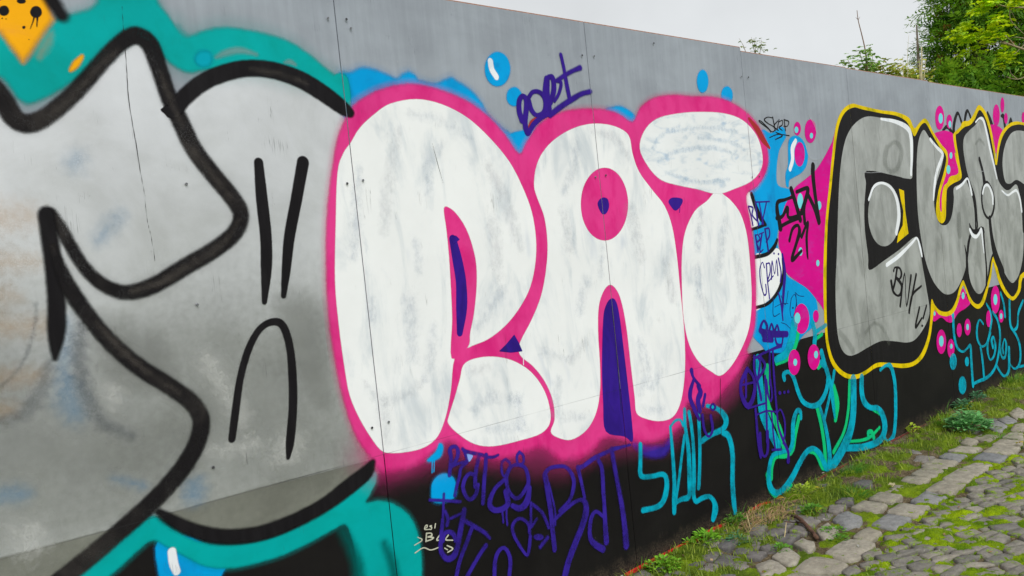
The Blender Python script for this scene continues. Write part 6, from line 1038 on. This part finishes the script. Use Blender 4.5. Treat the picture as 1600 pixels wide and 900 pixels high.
twig_tree('shrub','shrub','wispy leafy twigs showing just above the first step in the hoarding top',7.047,2.661,[([[7.047, 2.661, -0.05], [7.047, 2.661, 2.0], [7.069, 2.651, 3.335], [7.084, 2.651, 3.592], [7.084, 2.656, 3.703]], 0.008), ([[7.087, 2.639, 3.407], [7.126, 2.613, 3.564], [7.148, 2.598, 3.68]], 0.005), ([[7.011, 2.707, 3.418], [6.991, 2.733, 3.605], [6.958, 2.767, 3.721]], 0.005), ([[7.078, 2.65, 3.482], [7.067, 2.668, 3.647], [7.064, 2.674, 3.721]], 0.004)],[([6.944, 2.576, 3.625], 0.5), ([7.012, 2.581, 3.59], 0.8), ([7.086, 2.583, 3.612], 0.5), ([7.147, 2.599, 3.665], 0.4), ([7.137, 2.67, 3.565], 0.8), ([7.087, 2.783, 3.634], 0.2), ([7.101, 2.842, 3.732], 0.15), ([6.948, 2.574, 3.668], 0.3), ([7.021, 2.569, 3.515], 0.7)],lin((140,160,100)),0.05,12,0.05,(120, 100, 74),lin((170,180,130)))
twig_tree('sapling','sapling','leafy sapling with a bare twig standing high above the hoarding',8.492,2.05,[([[8.492, 2.05, -0.05], [8.492, 2.05, 2.0], [8.512, 2.042, 3.18], [8.524, 2.043, 3.412], [8.523, 2.051, 3.575], [8.511, 2.07, 3.748], [8.498, 2.089, 3.906], [8.499, 2.094, 4.031]], 0.012), ([[8.499, 2.089, 3.914], [8.479, 2.108, 3.948]], 0.004), ([[8.499, 2.089, 3.914], [8.52, 2.072, 3.95]], 0.004), ([[8.521, 2.036, 3.217], [8.567, 2.003, 3.382], [8.59, 1.988, 3.488]], 0.006), ([[8.512, 2.048, 3.297], [8.48, 2.083, 3.441], [8.474, 2.093, 3.551]], 0.006)],[([8.37, 1.981, 3.468], 0.6), ([8.448, 1.982, 3.52], 0.7), ([8.499, 1.999, 3.422], 0.8), ([8.489, 2.079, 3.533], 0.5), ([8.543, 2.095, 3.465], 0.6), ([8.568, 2.136, 3.4], 0.7), ([8.659, 2.123, 3.403], 0.9), ([8.403, 1.946, 3.34], 0.9), ([8.487, 1.944, 3.453], 0.5), ([8.393, 2.088, 3.359], 0.6), ([8.532, 2.031, 3.325], 0.8), ([8.536, 2.095, 3.333], 0.8), ([8.661, 2.052, 3.324], 0.8)],lin((140,180,78)),0.07,13,0.06,(130, 104, 90),lin((170,200,110)))
twig_tree('sapling','sapling','small leafy sprig left of the bare twigged sapling',8.354,2.172,[([[8.354, 2.172, -0.05], [8.354, 2.172, 2.0], [8.374, 2.165, 3.199], [8.374, 2.173, 3.37], [8.353, 2.195, 3.459]], 0.007), ([[8.381, 2.161, 3.276], [8.413, 2.137, 3.357]], 0.005)],[([8.205, 2.124, 3.429], 0.6), ([8.281, 2.123, 3.412], 0.7), ([8.336, 2.139, 3.367], 0.8), ([8.356, 2.188, 3.365], 0.6), ([8.454, 2.167, 3.336], 0.7)],lin((140,180,78)),0.07,14,0.06,(120, 100, 74),lin((170,200,110)))
twig_tree('shrub','shrub','olive green shrub left of the young conifer spire',10.632,2.839,[([[10.632, 2.839, -0.05], [10.632, 2.839, 2.0], [10.669, 2.824, 3.453], [10.672, 2.829, 3.62], [10.652, 2.85, 3.698]], 0.014)],[([10.483, 2.796, 3.645], 1.0), ([10.578, 2.781, 3.676], 1.0), ([10.667, 2.768, 3.652], 1.0), ([10.604, 2.89, 3.639], 1.0), ([10.709, 2.864, 3.631], 1.2), ([10.829, 2.825, 3.621], 1.2), ([10.84, 2.88, 3.588], 1.2), ([10.446, 2.825, 3.548], 1.2), ([10.656, 2.71, 3.628], 0.7)],lin((176,184,60)),0.075,20,0.1,(120, 100, 74),lin((140,156,60)))
twig_tree('shrub','shrub','yellowish shrub directly before the young conifer spire',10.839,2.655,[([[10.839, 2.655, -0.05], [10.839, 2.655, 2.0], [10.876, 2.64, 3.424], [10.869, 2.653, 3.565], [10.856, 2.668, 3.642]], 0.014)],[([10.687, 2.616, 3.607], 1.0), ([10.781, 2.6, 3.629], 1.0), ([10.872, 2.586, 3.614], 1.0), ([10.809, 2.707, 3.592], 1.0), ([10.914, 2.68, 3.575], 1.2), ([11.028, 2.647, 3.565], 1.2), ([11.132, 2.623, 3.605], 1.2), ([10.728, 2.573, 3.472], 1.2), ([10.878, 2.508, 3.486], 1.2), ([10.987, 2.48, 3.505], 1.3), ([11.105, 2.441, 3.467], 1.3)],lin((206,204,100)),0.075,20,0.1,(120, 100, 74),lin((166,182,70)))
twig_tree('dry_reed','reed','pale dry stalks standing before the conifers',10.544,2.248,[([[10.544, 2.248, -0.05], [10.544, 2.248, 2.0], [10.575, 2.235, 3.358], [10.598, 2.226, 3.579], [10.622, 2.216, 3.817]], 0.022), ([[10.562, 2.247, 3.36], [10.573, 2.246, 3.537], [10.578, 2.247, 3.653]], 0.008), ([[10.595, 2.218, 3.355], [10.622, 2.201, 3.486], [10.642, 2.189, 3.617]], 0.008), ([[10.43, 2.364, 3.378], [10.465, 2.35, 3.731], [10.505, 2.327, 3.995]], 0.004), ([[10.383, 2.405, 3.384], [10.406, 2.396, 3.605], [10.41, 2.398, 3.712]], 0.005)],[([10.446, 2.159, 3.55], 0.3), ([10.481, 2.189, 3.455], 0.4)],lin((180,164,120)),0.05,6,0.06,(196, 186, 148),None)
